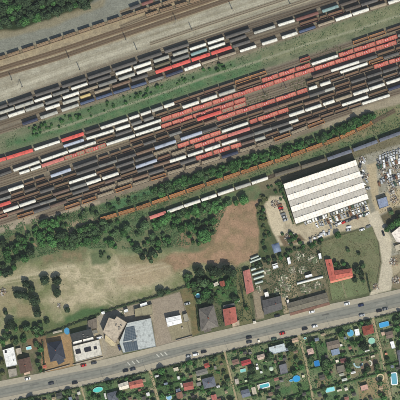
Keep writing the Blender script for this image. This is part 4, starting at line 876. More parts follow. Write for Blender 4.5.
smalls = [((199,379),3.4,2.6,(206,192,160),'cream hut between the blue grey hip roof and pinkish house'),((181.6,385),1.7,4.4,(218,210,192),'narrow white hut at the left wall of the pinkish red house'),
 ((257.2,368),2.6,2.8,(238,236,230),'small white box hut left of the pale green round cover'),((261.3,372),2.2,2.2,(226,226,216),'tiny white box below the small white box hut'),
 ((341,345),2.2,2.2,(234,228,216),'tiny white shed right of the brown grey roof with tarpaulin'),((337,361),3.0,2.6,(232,220,196),'cream white shed on the hedge left of the maroon hut'),
 ((344.4,379.4),5.4,2.4,(206,210,196),'pale pair-like shed in the lower middle gardens'),((346,388.8),3.2,2.8,(230,220,198),'cream shed at the bottom above the right side beds'),
 ((303.2,376),2.6,2.4,(222,210,176),'cream round-cornered shed right of the deep blue pool'),((246,380.6),2.6,1.6,(206,214,176),'pale lime box on the lawn below the teal pool'),
 ((258.8,341),2,2,(226,222,206),'tiny white box in the road hedge above the beige pink house'),((341.6,374.4),5,2.4,(178,180,160),'pale grey shed under the grey patio roof'),
 ((258.6,387),2,5,(216,206,188),'narrow pale shed touching the white framed pool on the left'),((369.6,345.4),2,2,(190,180,150),'tiny tan box below the pale green round pool'),
 ((105.4,396),1.6,6,(216,216,206),'narrow white strip beside the blue grey house at bottom'),((79,393),3,3,(206,200,186),'small pale box left of the short white path'),
 ((386,353.6),2.4,2,(206,140,110),'tiny orange box right of the fourth path'),((254.6,322.2),3.2,2.6,(224,216,196),'cream box at the driveway gate left of the dark grey house'),
 ((238.6,300.4),2.4,2,(206,206,190),'tiny pale box above the green lawn strip'),((45,366.4),3.4,3.2,(190,106,86),'small red play hut on the sandy plot'),((40.6,355),1.8,1.8,(60,54,50),'tiny dark box on the sandy plot edge'),
 ((57.6,331.6),9.5,1.8,(186,178,156),'long pale low wall roof left of the blue round pool'),((182.4,328),1.4,1.4,(180,170,150),'tiny tan box on the olive yard')]
for (p, w, h_, cc, lb) in smalls: BL('garden_shed', lb, 'shed', quadp(p[0],p[1],w,h_), 2.0 if w > 2 else 1.5, 'flat' if max(w,h_) < 3.2 else 'gable', cc, tuple(int(v*.85) for v in cc), pitch=.2, chim=0)

# ------------------------------------------------------------------ pools
def pool(label, p, w, h_, kind='round', water=(92,196,196), rim=(206,202,188), ang=-.245, above=0.95):
    root = ob('swimming_pool', None, loc=W(p), rz=-math.atan(ang)); tag(root, label, 'swimming pool', 'garden swimming pools')
    a, b_ = w*S/2, h_*S/2; n = 24
    if kind == 'round': out = [(a*math.cos(2*math.pi*i/n), b_*math.sin(2*math.pi*i/n)) for i in range(n)]
    else:
        out = []; r = min(a,b_)*.45
        for cx, cy, t0 in ((a-r,b_-r,0),(-a+r,b_-r,90),(-a+r,-b_+r,180),(a-r,-b_+r,270)):
            for k in range(6): t = math.radians(t0+k*18); out.append((cx+r*math.cos(t), cy+r*math.sin(t)))
    k = len(out); e = .28 if rim[0] < 215 else .7
    inn = [(x*(1-e/a), y*(1-e/b_)) for x,y in out]; mb = MB(); z = above+.1
    vs = [(x,y,0) for x,y in out]+[(x,y,z) for x,y in out]+[(x,y,z) for x,y in inn]+[(x,y,z-.22) for x,y in inn]
    mb.add(vs, [(i,(i+1)%k,k+(i+1)%k,k+i) for i in range(k)]+[(k+i,k+(i+1)%k,2*k+(i+1)%k,2*k+i) for i in range(k)]+[(2*k+i,2*k+(i+1)%k,3*k+(i+1)%k,3*k+i) for i in range(k)])
    ob('rim', mb.mesh('rim', colmat('poolrim', rim, rough=.6)), root)
    mb = MB(); mb.add([(x,y,z-.14) for x,y in inn], [tuple(range(k))]); ob('water', mb.mesh('water', colmat('poolwater', water, rough=.12, var=.1, scale=1.5, spec=.6)), root)
    mb = MB()
    for s_ in (-.2,.2): mb.tube((a*.98,s_,0),(a*.98,s_,z+.6),.04,5)
    for q in range(3): mb.tube((a*.98,-.2,z*.3+q*.3),(a*.98,.2,z*.3+q*.3),.03,4)
    ob('ladder', mb.mesh('ladder', M_gutter), root)
pool('round steel blue pool beside the dark flat roofed house',(67,331),5.8,7.4,'round',(72,140,176),(110,140,150))
pool('pale turquoise small pool by the brown house on the left',(29,348),5.6,3.4,'rect',(150,210,214))
pool('round pale turquoise pool in the dark trees above the road',(198,295.6),5.2,5.0,'round',(120,208,220),(180,200,200))
pool('bright turquoise oval pool just right of the short white path',(98,389.6),10.5,5.4,'round',(88,206,190),(170,200,180))
pool('round light blue pool near the bottom edge right of the first path',(169,397.2),6,5.6,'round',(140,190,214))
pool('pale teal pool below the crimson roofed house',(243,370.4),6,3.4,'rect',(130,200,190),(170,190,176))
pool('white framed long teal pool in the lower middle gardens',(264.4,385.6),11,5,'rect',(90,186,190),(234,234,228))
pool('deep blue round pool right of centre in the lower gardens',(296.4,378.6),8,6.6,'round',(48,150,206),(90,170,206))
pool('small blue pool leaning on the deep blue round pool',(291.2,380.4),4,2.6,'round',(60,150,200),(140,190,200))
pool('strong blue pool on the hedge right of the third path',(316.8,363.4),5.6,6,'rect',(40,130,196),(80,140,180))
pool('pale cyan rectangular pool at the bottom right of the third path',(330,389.4),9.6,4.8,'rect',(140,214,214),(196,216,210))
pool('round blue pool left of the bright white roof under the road',(350.4,333),6.6,7,'round',(90,172,206),(130,180,196))
pool('pale green round pool left of the fourth path',(371.6,340.8),7,6.6,'round',(150,204,176),(170,200,180))
pool('large blue rectangular pool at the right under the road hedge',(384,324.4),10,5,'rect',(70,164,216),(120,176,210))
pool('white rimmed upright pool at the lower right edge',(394,378.6),7,12.6,'rect',(110,176,190),(236,236,230),ang=-.1)
pool('small blue paddling pool near the third path by the hedge',(305,338.2),3.4,2.6,'round',(110,180,170))
pool('small blue paddling pool at the bottom left of the third path',(301.6,378.8),2,2,'round',(70,150,190)) if False else None
def cover(label, p, d, rgb):
    root = ob('round_cover', None, loc=W(p)); tag(root, label, 'round cover'); mb = MB(); n = 18; r = d*S/2
    vs = []; 
    for k, (rr, z) in enumerate(((1,0),(1,.5),(.85,.9),(.5,1.25))): vs += [(r*rr*math.cos(2*math.pi*i/n), r*rr*math.sin(2*math.pi*i/n), z) for i in range(n)]
    mb.add(vs+[(0,0,1.35)], [(k*n+i,k*n+(i+1)%n,(k+1)*n+(i+1)%n,(k+1)*n+i) for k in range(3) for i in range(n)]+[(3*n+i,3*n+(i+1)%n,4*n) for i in range(n)]); ob('dome', mb.mesh('dome', colmat('dome', rgb, rough=.5)), root)
    mb = MB()
    for i in range(0,n,3): t = 2*math.pi*i/n; mb.tube((r*1.01*math.cos(t),r*1.01*math.sin(t),.5),(r*.5*math.cos(t),r*.5*math.sin(t),1.28),.04,4)
    ob('rib', mb.mesh('rib', M_gutter), root)
cover('pale green round cover on the lawn left of the grey flat house',(271.2,368.6),4.6,(196,214,186))
cover('white round cover at the far end of the crimson roofed garden',(256.8,364.4),2.2,(226,226,220))
def ring(label, p, r, w, rgb, a0=0, a1=360, h=.35):
    root = ob('garden_ring', None, loc=W(p)); tag(root, label, 'garden ring'); mb = MB(); n = 28; R0, R1 = r*S, (r-w)*S
    T = [math.radians(a0+(a1-a0)*i/n) for i in range(n+1)]; vs = []
    for t in T: vs += [(R0*math.cos(t),R0*math.sin(t),.02),(R0*math.cos(t),R0*math.sin(t),h),(R1*math.cos(t),R1*math.sin(t),h),(R1*math.cos(t),R1*math.sin(t),.02)]
    mb.add(vs, [(i*4+k,i*4+k+1,i*4+5+k,i*4+4+k) for i in range(n) for k in range(3)]); ob('rim', mb.mesh('rim', colmat('ring', rgb, rough=.8)), root)
    mb = MB(); mb.add([(0,0,.14)]+[(R1*math.cos(t),R1*math.sin(t),.14) for t in T], [(0,i,i+1) for i in range(1,n+1)]); ob('bed', mb.mesh('bed', colmat('bedfill', (98,104,76), rough=.95, var=.3)), root)
ring('teal horseshoe shaped garden ring right of centre in the gardens',(358.2,363),5,1.5,(150,176,176),180,360,.6)
ring('pale curved garden wall right of the teal horseshoe ring',(369,363.4),3.4,1.2,(206,200,182),-60,120,.6)
ring('sand coloured ring of stones left of the fourth path',(380.4,377.6),3.9,1.1,(196,176,140))
ring('small sand coloured ring by the red play hut',(43.6,362),2.0,.7,(196,140,110))

# ------------------------------------------------------------------ cars
CARC = {'white':(232,232,228),'black':(38,38,42),'dark grey':(70,72,76),'silver':(172,174,172),'red':(178,44,40),'dark blue':(42,52,84),'grey':(120,122,120),'beige':(176,166,140),'green':(70,92,74),'rusty brown':(120,84,60)}
def carbody(c, van=False):
    m = colmat('carpaint', CARC[c], rough=.3, var=.03, spec=.5, rand=.03); mb = MB(); L = 2.15
    # lower body: stations along x, rounded plan
    st = [(-L,.62,.42,.72),(-L+.2,.82,.3,.86),(-1.2,.88,.26,.95),(0,.9,.26,.96),(1.2,.88,.26,.92),(L-.25,.8,.28,.78),(L,.58,.42,.62)]
    vs = []
    for x, w, z0, z1 in st: vs += [(x,-w,z0),(x,-w*1.02,(z0+z1)/2),(x,-w*.9,z1),(x,w*.9,z1),(x,w*1.02,(z0+z1)/2),(x,w,z0)]
    k = 6; mb.add(vs, [(i*k+j,(i+1)*k+j,(i+1)*k+(j+1)%k,i*k+(j+1)%k) for i in range(len(st)-1) for j in range(k)]+[tuple(range(k)),tuple(range(len(vs)-1,len(vs)-k-1,-1))])
    zt = 1.9 if van else 1.42; x0, x1 = (-2.0,1.0) if van else (-1.25,.45)
    mb.add([(x0,-.66,zt),(x1,-.66,zt),(x1,.66,zt),(x0,.66,zt),(x0-.04,-.7,zt-.07),(x1+.05,-.7,zt-.07),(x1+.05,.7,zt-.07),(x0-.04,.7,zt-.07)], [(0,1,2,3),(0,4,5,1),(1,5,6,2),(2,6,7,3),(3,7,4,0)])
    return mb.mesh('body', m)
def carglass(van=False):
    mb = MB(); zt = 1.83 if van else 1.35; x0, x1 = (-2.03,1.04) if van else (-1.29,.5); X0, X1 = (-2.08,1.5) if van else (-1.8,1.15)
    v = [(X0,-.78,.93),(X1,-.78,.93),(X1,.78,.93),(X0,.78,.93),(x0,-.69,zt),(x1,-.69,zt),(x1,.69,zt),(x0,.69,zt)]
    mb.add(v, [(4,5,6,7),(0,1,5,4),(1,2,6,5),(2,3,7,6),(3,0,4,7)]); return mb.mesh('windows', mat('car_glass',(26,30,34), rough=.1, spec=.7))
def wheelm():
    mb = MB(); mb.tube((0,-.11,0),(0,.11,0),.31,12); return mb.mesh('wheel', mat('tyre',(30,30,30), rough=.9))
def lampm(c): 
    mb = MB(); mb.box(-.05,.04,-.14,.14,-.07,.07); return mb.mesh('lamp', colmat('lamp', c, rough=.2))
def car(label, p, c, ang, van=False, group='cars parked along the road', name='car', cat='car', wreck=False, s=1.1):
    root = ob(name, None, loc=W(p, .17 if not wreck else .05), rz=ang); root.scale = (s,s,s); tag(root, label, cat, group)
    ob('body', cached(('car',c,van), lambda: carbody(c,van)), root); 
    if not (wreck and hash(p) % 3 == 0): ob('windows', cached(('cg',van), lambda: carglass(van)), root)
    w = cached('wheel', wheelm)
    for x in (-1.3,1.3):
        for y in (-.8,.8): ob('wheel', w, root, loc=(x,y,.31))
    for y in (-.55,.55):
        ob('headlight', cached('hl', lambda: lampm((214,214,206))), root, loc=(2.1,y,.58)); ob('tail_light', cached('tl', lambda: lampm((150,30,26))), root, loc=(-2.08,y,.66))
    return root
RA = math.atan(.24)
for lb, p, c, fl, van in [('white car parked on the pavement below the brown house',(27.7,378.8),'white',0,0),('dark grey car driving left of the mast on the lower lane',(51.2,383.4),'dark grey',1,0),
  ('dark car parked above the short white path',(75,382.8),'black',0,0),('red car parked in front of the cream building with light wells',(83.6,365.4),'red',0,0),('dark car parked right of the red one by the cream building',(94,362.8),'dark grey',0,0),
  ('dark car, left of two parked opposite the workshop',(125.6,370.8),'black',1,0),('dark car, right of two parked opposite the workshop',(132.8,369.2),'dark grey',1,0),
  ('silver car, leftmost of three parked past the first path',(188.8,356),'silver',0,0),('white van in the middle of three parked past the first path',(195.8,354.4),'white',0,1),('black car, rightmost of three parked past the first path',(203.8,351.8),'black',0,0),
  ('black car driving in the upper lane above another dark car',(249,337.4),'black',0,0),('dark grey car parked under another dark car past the second path',(249.2,342),'dark grey',0,0),
  ('red car in the lower lane near the pale flat roof',(282.4,333.4),'red',1,0),('dark car parked on the pavement below the dark grey house',(277.2,315.8),'black',0,0),('green car parked on the pavement below the red car',(274,339),'green',0,0),
  ('dark car parked at the top of the third path',(304.8,328.8),'black',0,0),('white car parked just right of the third path',(314.6,326.2),'white',0,0),('white car driving below the long low shed',(311.8,311.8),'white',1,0),
  ('white car parked below the lawn of the red bungalow',(347,303.8),'white',0,0),('black car driving in the middle of the road at right',(361,305.2),'dark blue',1,0),('silver car parked on the lower side, left of the fourth path',(361.8,315.2),'silver',0,0),
  ('black car, left of two parked right of the fourth path',(379.2,310.8),'black',0,0),('grey car, right of two parked right of the fourth path',(385.2,309),'grey',0,0),
  ('dark car on the driveway left of the solar workshop',(119.4,347.6),'dark blue',0,0),('white van on the white canopy side of the cream building',(99.6,337.4),'white',0,1),('white car on the yard beside the beige paved plot',(187.4,303.6),'silver',0,0)]:
    a = RA+(math.pi if fl else 0)
    if 'driveway' in lb: a = 1.9
    o = car(lb, p, c, a, bool(van)); 
    y = p[1]; inroad = interp(ROAD_T,p[0]) < y < interp(ROAD_B,p[0]); o.location.z = .062 if inroad else (.175 if interp(PAV_T,p[0]) < y < interp(PAV_B,p[0]) else .01)
# scrap cars round the hall: rows beside its south side and loose ones
rr = random.Random(21); k = 0
ROW1 = [(304.5,221.8),(364.5,201.5)]; ROW2 = [(313,223.6),(366,205.6)]
def scrap(p, ang, where, n, van=False):
    c = rr.choice(['white','white','silver','silver','silver','grey','beige','beige','white','grey','dark grey','rusty brown','green' if rr.random() < .4 else 'silver','red' if rr.random() < .15 else 'white'])
    car('%s scrapped car, %s from the left in the %s' % (c, nth(n), where), p, c, ang+rr.uniform(-.12,.12), rr.random() < .12, 'scrapped cars around the striped hall', 'scrapped_car', 'scrapped car', True, 1.0)
for n in range(24):
    t = n/23; scrap((305+t*60+rr.uniform(-.2,.2), 222.2-t*20.6+rr.uniform(-.3,.3)), math.radians(110), 'row along the lower hall wall', n+1)
for n in range(19):
    t = n/18; scrap((317+t*50+rr.uniform(-.3,.3), 225.2-t*17.6+rr.uniform(-.4,.4)), math.radians(112), 'second row below the hall', n+1)
for i, (lb, p, c, a) in enumerate([('white scrapped car on the yard edge above the lawn, left one',(348.8,227),'white',.25),('silver scrapped car just below a white one on the yard edge',(348.4,230),'silver',.25),
   ('white scrapped car at the yard edge right of the silver one',(362,229.6),'white',.3),('dark scrapped car standing alone in the middle of the yard',(357,217.4),'black',.3),('grey scrapped car near the yard road corner',(368.4,226.6),'grey',.4),
   ('dark car on the yard road below the blue grey shed',(383.2,233.4),'black',1.9)]): car(lb, p, c, a, False, 'loose cars on the hall yard', 'scrapped_car', 'scrapped car', True, 1.0)
for n in range(12):
    t = n/11; scrap((330+t*38+rr.uniform(-1,1), 226.6-t*13+rr.uniform(-.8,.8)), math.radians(rr.choice([112,100,25])), 'loose third row below the hall', n+1)
for n in range(9):
    scrap((310+n*2.4+rr.uniform(-.3,.3), 238.6-n*.75+rr.uniform(-1.6,1.6)), math.radians(rr.choice([80,110,20])), 'cluster left on the yard edge', n+1)
for n in range(6): scrap((279.5+n*1.2, 205+n*3.0), math.radians(16), 'short column left of the hall', n+1)
for n in range(14):
    scrap((361+rr.uniform(-2,4)+n*.35, 160+n*2.6+rr.uniform(-.5,.5)), math.radians(rr.uniform(0,180)), 'heap column right of the hall', n+1)
for q, (x0, y0, x1, y1, nn, wh) in enumerate([(378,162,402,154.5,10,'upper row of the right scrapyard'),(378,167,402,160,9,'second row of the right scrapyard'),(379,184,390,172,6,'slanted row of the right scrapyard'),(380,157.5,402,150,9,'topmost row of the right scrapyard'),(389,179,403,174.5,7,'fifth row of the right scrapyard'),(388,186.5,402,182,7,'lowest row of the right scrapyard')]):
    for n in range(nn): t = n/(nn-1); scrap((x0+(x1-x0)*t, y0+(y1-y0)*t+rr.uniform(-.5,.5)), math.radians(105+rr.uniform(-15,15)), wh, n+1)
# piles of scrap and pallets
def pile(label, p, r, cols, n=26, name='scrap_pile', cat='scrap pile', h=1.6):
    R = random.Random(int(p[0]*13+p[1])); root = ob(name, None, loc=W(p)); tag(root, label, cat, 'piles of scrap and pallets')
    for ci, cc in enumerate(cols):
        mb = MB()
        for i in range(n//len(cols)):
            a = R.uniform(0,6.28); d = r*S*math.sqrt(R.random()); x, y = d*math.cos(a), d*math.sin(a); z = h*(1-d/(r*S))*R.random(); u = (.24+R.choice((0,1.571))+R.gauss(0,.06)) if 'nursery' in name else R.uniform(0,3.14); l, w, t = R.uniform(.5,2.0), R.uniform(.3,.9), R.uniform(.1,.5)
            if 'nursery' in name: l, w, z = R.uniform(1.0,3.0), R.uniform(.6,1.2), 0.0
            ca, sa = math.cos(u), math.sin(u); v = []
            for zz in (z, z+t):
                for sx, sy in ((-1,-1),(1,-1),(1,1),(-1,1)): v.append((x+sx*l/2*ca-sy*w/2*sa, y+sx*l/2*sa+sy*w/2*ca, max(.02, zz+sx*.15*t)))
            mb.add(v, [(4,5,6,7),(0,1,5,4),(1,2,6,5),(2,3,7,6),(3,0,4,7)])
        o = ob('scrap', mb.mesh('scrap', colmat('scrap', cc, rough=.7, var=.2)), root); o['kind'] = 'stuff'
SCR = [(190,186,174),(140,132,118),(96,90,82),(150,124,100)]
for lb, p, r in [('scrap pile at the upper right corner of the hall',(362,160),3.6),('scrap pile between the heap column and the yard road',(366,176),3),('low scrap pile in the middle of the right scrapyard',(384,172),5),
    ('pile of rubble beside the right edge scrapyard',(396,168),4.5),('round pile of scrap at the fork of the yard road',(386,180),4),('scrap pile below the right scrapyard rows',(392,190),4.5),('pale rubble pile beside the blue grey shed',(394,199),4),
    ('scrap pile inside the curved hedge below the hall',(290,238),6),('small scrap pile on the left yard beside the weeds',(275,204),4),('timber and pipe stacks in the right yard above the lawn',(394,262),4.5),('pile of rubble beside the yard road near the road',(396,280),4),
    ('rubble heap at the road mouth of the yard',(376,287),3),('pile of debris on the weedy strip left of the yard',(263,212),3.2),('debris near the left end of the sandy field',(2,292),4),('small white rubble on the sandy field',(59.5,306),2)]:
    pile(lb, p, r, SCR, int(12*r))
NUR = [(190,182,160),(128,124,100),(96,106,76),(112,104,86),(84,98,66)]
for i, (lb, p, r) in enumerate([('tall stacks of pale pallets in the middle of the nursery',(287,287),3.6),('left pallet stacks of the nursery',(281.5,283),3.2),('upper stacks of pots in the nursery',(284,277.5),3),('plant benches above the white tunnel',(303,270),4),
    ('plant benches in the upper right of the nursery',(313,259),4.5),('plant benches below the hedge of the nursery',(300,256),4),('pots beside the white and grey cabin',(267,272),3.4),('stacked trays at the left of the nursery',(259,289),3.2),
    ('plant rows below the white tunnel',(306,289),5),('plant rows right below the white tunnel',(318,285),4),('boxes beside the dark grey house',(277,292),3),('boxes right of the dark grey house',(285,296),2.4),('small pots above the hedge in the nursery',(292,270),3)]):
    pile(lb, p, r, NUR, int(13*r), 'nursery_stack', 'nursery stack', .8)
pile('heaped building material on the roof-side yard of the office block',(122,313),2.4,NUR,20,'nursery_stack','material heap',.8)
tp = ob('blue_tarpaulin', None, loc=W((276.4,248))); tag(tp, 'blue grey tarpaulin covered heap beside the yard above the nursery hedge','covered heap')
mb = MB(); R_ = random.Random(3); nx = 8
vs = [((i/nx-.5)*6.2, (j/nx-.5)*7.4, 1.7*math.sin(math.pi*i/nx)**.6*math.sin(math.pi*j/nx)**.6+R_.uniform(0,.15)+.02) for i in range(nx+1) for j in range(nx+1)]
mb.add(vs, [(i*(nx+1)+j,(i+1)*(nx+1)+j,(i+1)*(nx+1)+j+1,i*(nx+1)+j+1) for i in range(nx) for j in range(nx)]); ob('sheet', mb.mesh('sheet', mat('tarp',(110,124,146), rough=.6)), tp, rz=.3)

# ------------------------------------------------------------------ vegetation
def leafmat(name, a, b_):
    m = bpy.data.materials.new(name); m.use_nodes = True; n = m.node_tree; bs = n.nodes['Principled BSDF']; bs.inputs['Roughness'].default_value = .7; bs.inputs['Specular IOR Level'].default_value = .15
    tc = n.nodes.new('ShaderNodeTexCoord'); nz = n.nodes.new('ShaderNodeTexNoise'); nz.inputs['Scale'].default_value = .9; nz.inputs['Detail'].default_value = 4; n.links.new(tc.outputs['Object'], nz.inputs[0])
    mx = n.nodes.new('ShaderNodeMix'); mx.data_type = 'RGBA'; mx.inputs[6].default_value = lin(a)+[1]; mx.inputs[7].default_value = lin(b_)+[1]
    mr = n.nodes.new('ShaderNodeMapRange'); mr.inputs[1].default_value = .32; mr.inputs[2].default_value = .68; n.links.new(nz.outputs[0], mr.inputs[0]); n.links.new(mr.outputs[0], mx.inputs[0])
    oi = n.nodes.new('ShaderNodeObjectInfo'); r = n.nodes.new('ShaderNodeMapRange'); r.inputs[3].default_value = .75; r.inputs[4].default_value = 1.3; n.links.new(oi.outputs['Random'], r.inputs[0])
    vm = n.nodes.new('ShaderNodeVectorMath'); vm.operation = 'SCALE'; n.links.new(mx.outputs[2], vm.inputs[0]); n.links.new(r.outputs[0], vm.inputs['Scale']); n.links.new(vm.outputs[0], bs.inputs['Base Color'])
    return m
LM = {'dark': leafmat('leaf_dark', (44,60,42), (64,82,54)), 'mid': leafmat('leaf_mid', (58,82,52), (86,110,70)), 'bright': leafmat('leaf_bright', (56,100,52), (90,132,74)), 'deep': leafmat('leaf_deep', (46,82,44), (76,112,60)), 'dry': leafmat('leaf_dry', (112,108,74), (136,128,94)), 'olive': leafmat('leaf_olive', (76,84,52), (108,112,72))}
M_bark = mat('bark', (88,72,56), rough=.95)
def crown_mesh(r, tone, v, hgt=1.0):
    R = random.Random(v*31+int(r*10)); mb = MB(); base = r*1.15
    lobes = [(0,0,base,r*.72)]+[(r*.52*math.cos(t), r*.52*math.sin(t), base+R.uniform(-.25,.3)*r, r*R.uniform(.34,.52)) for t in [R.uniform(0,.8)+6.28*i/6 for i in range(6)]]
    N = int(70+150*r); s0 = .3+.045*r
    for i in range(N):
        lx, ly, lz, lr = lobes[0] if R.random() < .4 else R.choice(lobes[1:])
        u = Vector((R.gauss(0,1),R.gauss(0,1),abs(R.gauss(0,1))*.9-.25)).normalized(); p = Vector((lx,ly,lz))+u*lr*R.uniform(.72,1.06); p.z = base+(p.z-base)*hgt
        nn = (u+Vector((R.gauss(0,.5),R.gauss(0,.5),R.gauss(0,.3)))).normalized(); a = nn.orthogonal().normalized(); a.rotate(Matrix.Rotation(R.uniform(0,6.28),3,nn)); b_ = nn.cross(a); s = s0*R.uniform(.6,1.35)
        mb.add([p-a*s-b_*s*.6, p+a*s*.3-b_*s, p+a*s+b_*s*.5, p-a*s*.4+b_*s], [(0,1,2,3)])
    return mb.mesh('crown', LM[tone])
def trunk_mesh(r):
    mb = MB(); mb.tube((0,0,-.05),(0,0,r*.9),.08+.05*r,7,.05+.03*r)
    for i in range(4): t = i*1.6+.4; mb.tube((0,0,r*.6),(r*.5*math.cos(t),r*.5*math.sin(t),r*1.2),.03+.025*r,5,.03)
    return mb.mesh('trunk', M_bark)
SZ = [1.0,1.5,2.1,2.9,3.8,5.0,6.4]; tcount = [0]
TR = random.Random(9)
def tree(p, rpx, tone, label, group=None, share=False, kind='tree'):
    rm = rpx*S; sz = min(SZ, key=lambda s: abs(s-rm)); v = TR.randrange(3); root = ob('leafy_tree' if rm > 1.4 else 'shrub', None, loc=W(p), rz=TR.uniform(0,6.28)); k = rm/sz; hz = k*TR.uniform(.8,1.05)*(1 if rm > 1.4 else .8)
    root.scale = (k,k*TR.uniform(.88,1.1),hz); tag(root, label, 'tree' if rm > 1.4 else 'shrub', group, share)
    ob('crown', cached(('cr',sz,tone,v), lambda: crown_mesh(sz,tone,v)), root); ob('trunk', cached(('tk',sz), lambda: trunk_mesh(sz)), root); tcount[0] += 1
# single trees one can point to
for p, r, t, l in [((45.5,280),5.6,'dark','round dark tree, upper left of three close together on the sandy field'),((57.2,280.3),5.2,'dark','round dark tree, upper right of three close together on the sandy field'),((57.5,292.5),4.8,'dark','round dark tree, lowest of three close together on the sandy field'),
  ((26.5,284),4.4,'dark','topmost tree of the larger clump on the sandy field'),((18.5,294.5),5.2,'dark','leftmost tree of the larger clump on the sandy field'),((32,288.6),4,'dark','tree at the right shoulder of the larger clump on the field'),((25.5,295.5),4.6,'dark','tree in the middle of the larger clump on the field'),
  ((35,301),6,'dark','largest lowest tree of the clump on the sandy field'),((38,313),4.8,'dark','dark tree hanging below the larger clump on the field'),((47,321),3,'dark','small dark tree alone beside the lower field edge'),
  ((11,325),5.8,'dark','big dark tree in the lower left above the white flat house'),((6,312.5),2.6,'dark','small dark tree alone near the left edge of the field'),((27,327.5),4.2,'mid','greener tree right of the big dark tree at lower left'),
  ((36.5,329),4,'mid','greener tree between the hedge and the sandy field'),((5,335),3.2,'mid','small tree above the white flat house near the left edge'),((67.5,309.8),3.2,'dark','small dark tree alone in the middle of the lower field'),
  ((161,292.5),4.6,'dark','dark tree on the hedge above the beige paved yard'),((168,291.5),2.8,'mid','small tree right of the dark tree on the boundary hedge'),((31,251),4.8,'dark','dark tree beside the thin dirt path'),
  ((205,236),7.8,'bright','big bright green tree at the left edge of the brown dirt'),((213,221),4.6,'deep','dark green tree above the big bright green one'),((243.5,200),5.4,'bright','bright green tree at the top of the brown dirt'),
  ((236,203),3.2,'bright','small bright tree left of the one topping the brown dirt'),((213.5,270.5),5.6,'dark','left dark tree of the clump above the garden plots'),((227,270),6.6,'dark','large dark tree in the middle of the clump above the plots'),((219,272.5),5,'dark','dark tree between the two largest of the clump'),
  ((233,273),4.4,'dark','right dark tree of the clump above the garden plots'),((228,281.5),3.6,'deep','tree below the clump beside the tiny red roof'),((200,271.5),5,'dark','dark tree left of the clump above the plots'),((194,284.5),3.6,'deep','small dark tree above the round turquoise pool'),
  ((206,293),5.4,'deep','tree right of the round turquoise pool'),((205,283),5,'mid','green tree above the round turquoise pool garden'),((335.5,264),2.8,'deep','dark bush in the inner corner of the L-shaped house'),((338.5,266.5),2.6,'dark','dark bush touching the inner roof of the bungalow'),
  ((343.4,263.8),2.6,'bright','bright lime bush above the L-shaped bungalow'),((347.5,266.6),2.2,'dark','dark bush between the lime bush and the bungalow end'),((357,270),4,'dark','dark tree off the right end of the bungalow'),((362.5,266),3,'mid','green tree right of the dark tree by the bungalow'),
  ((361,274),3.4,'dark','dark tree below the green one beside the bungalow'),((354.6,279.5),3.2,'dark','dark tree at the lower right corner of the bungalow'),((362.8,280.5),2.6,'mid','lowest green tree beside the bungalow'),((358.6,253.6),1.9,'dark','lone small dark bush on the lawn above the bungalow'),
  ((348,250.5),2,'mid','pale bush on the lawn above the bungalow'),((391,226),4.2,'deep','dark green tree above the large white house'),((397,222.5),4.6,'deep','dark green tree at the upper right of the white house'),((386.6,229.5),3.2,'deep','dark green tree at the left corner of the white house'),
  ((391,212.5),2.8,'mid','tree beside the yard above the white house'),((399,216),3.2,'dark','dark tree at the right edge below the scrapyard'),((251.4,368),4.2,'dark','dark tree right of the teal pool in the gardens'),((268,357.6),4.4,'dark','very dark tree right of the beige pink garden house'),
  ((291.4,347.6),4.8,'dark','very dark tree right of the pale flat roof'),((290,345),3,'deep','small dark tree on the hedge by the third path'),((363.5,346),5,'dark','very dark round tree left of the pale green pool'),((358,341.5),2.6,'deep','small dark tree below the bright white roof'),
  ((246,308),2.6,'deep','small tree on the lawn strip beside the red tiled house'),((234,298),3.6,'dark','dark tree above the red tiled house'),((337.5,235),3.8,'deep','dark green tree on the yard edge above the lawn'),((41,349),3.4,'bright','bright green shrub tree at the top of the garden row by the sandy plot'),
  ((39.5,356.5),3,'mid','middle tree of the garden row by the sandy plot'),((38.5,364),3,'mid','lower tree of the garden row by the sandy plot'),((41,370),2.6,'deep','lowest tree of the garden row by the sandy plot'),((24,339.5),3.8,'deep','dark tree above the pale turquoise small pool'),
  ((16,341.5),3.4,'mid','tree above the white flat roofed house'),((36.5,344),3.2,'mid','tree left of the garden row top'),((2,362),3,'olive','olive tree at the left edge beside the white flat house'),((3,373),2.8,'olive','lower olive tree at the left edge')]:
    tree(p, r, t, l)
# clumps and belts: unlike by eye only in place, so each clump is a group
BUSY = []
CL = []
def shorten(lb):
    for x, y in ((' of those',''),(' green',''),(' of covered wagons',''),('the ','')):
        if len(lb.split()) <= 16: break
        lb = lb.replace(x, y)
    return lb
def clump(poly, n, rmin, rmax, tones, label, group, seed, avoid=True, mass=False):
    R = random.Random(seed); xs = [p[0] for p in poly]; ys = [p[1] for p in poly]; got = []; tries = 0
    while len(got) < n and tries < n*60:
        tries += 1; x, y = R.uniform(min(xs),max(xs)), R.uniform(min(ys),max(ys)); r = rmin+(rmax-rmin)*R.random()**1.5
        if sdist(poly, np.array([x]), np.array([y]))[0] < 0: continue
        if any(math.hypot(x-a,y-b_) < (r+c_)*.52 for a,b_,c_ in got): continue
        if avoid and any(math.hypot(x-a,y-b_) < r*.75+c_ for a,b_,c_ in BUSY): continue
        got.append((x,y,r))
    CL.append((label, group, mass, [(x,y,r,R.choice(tones)) for x,y,r in got]))
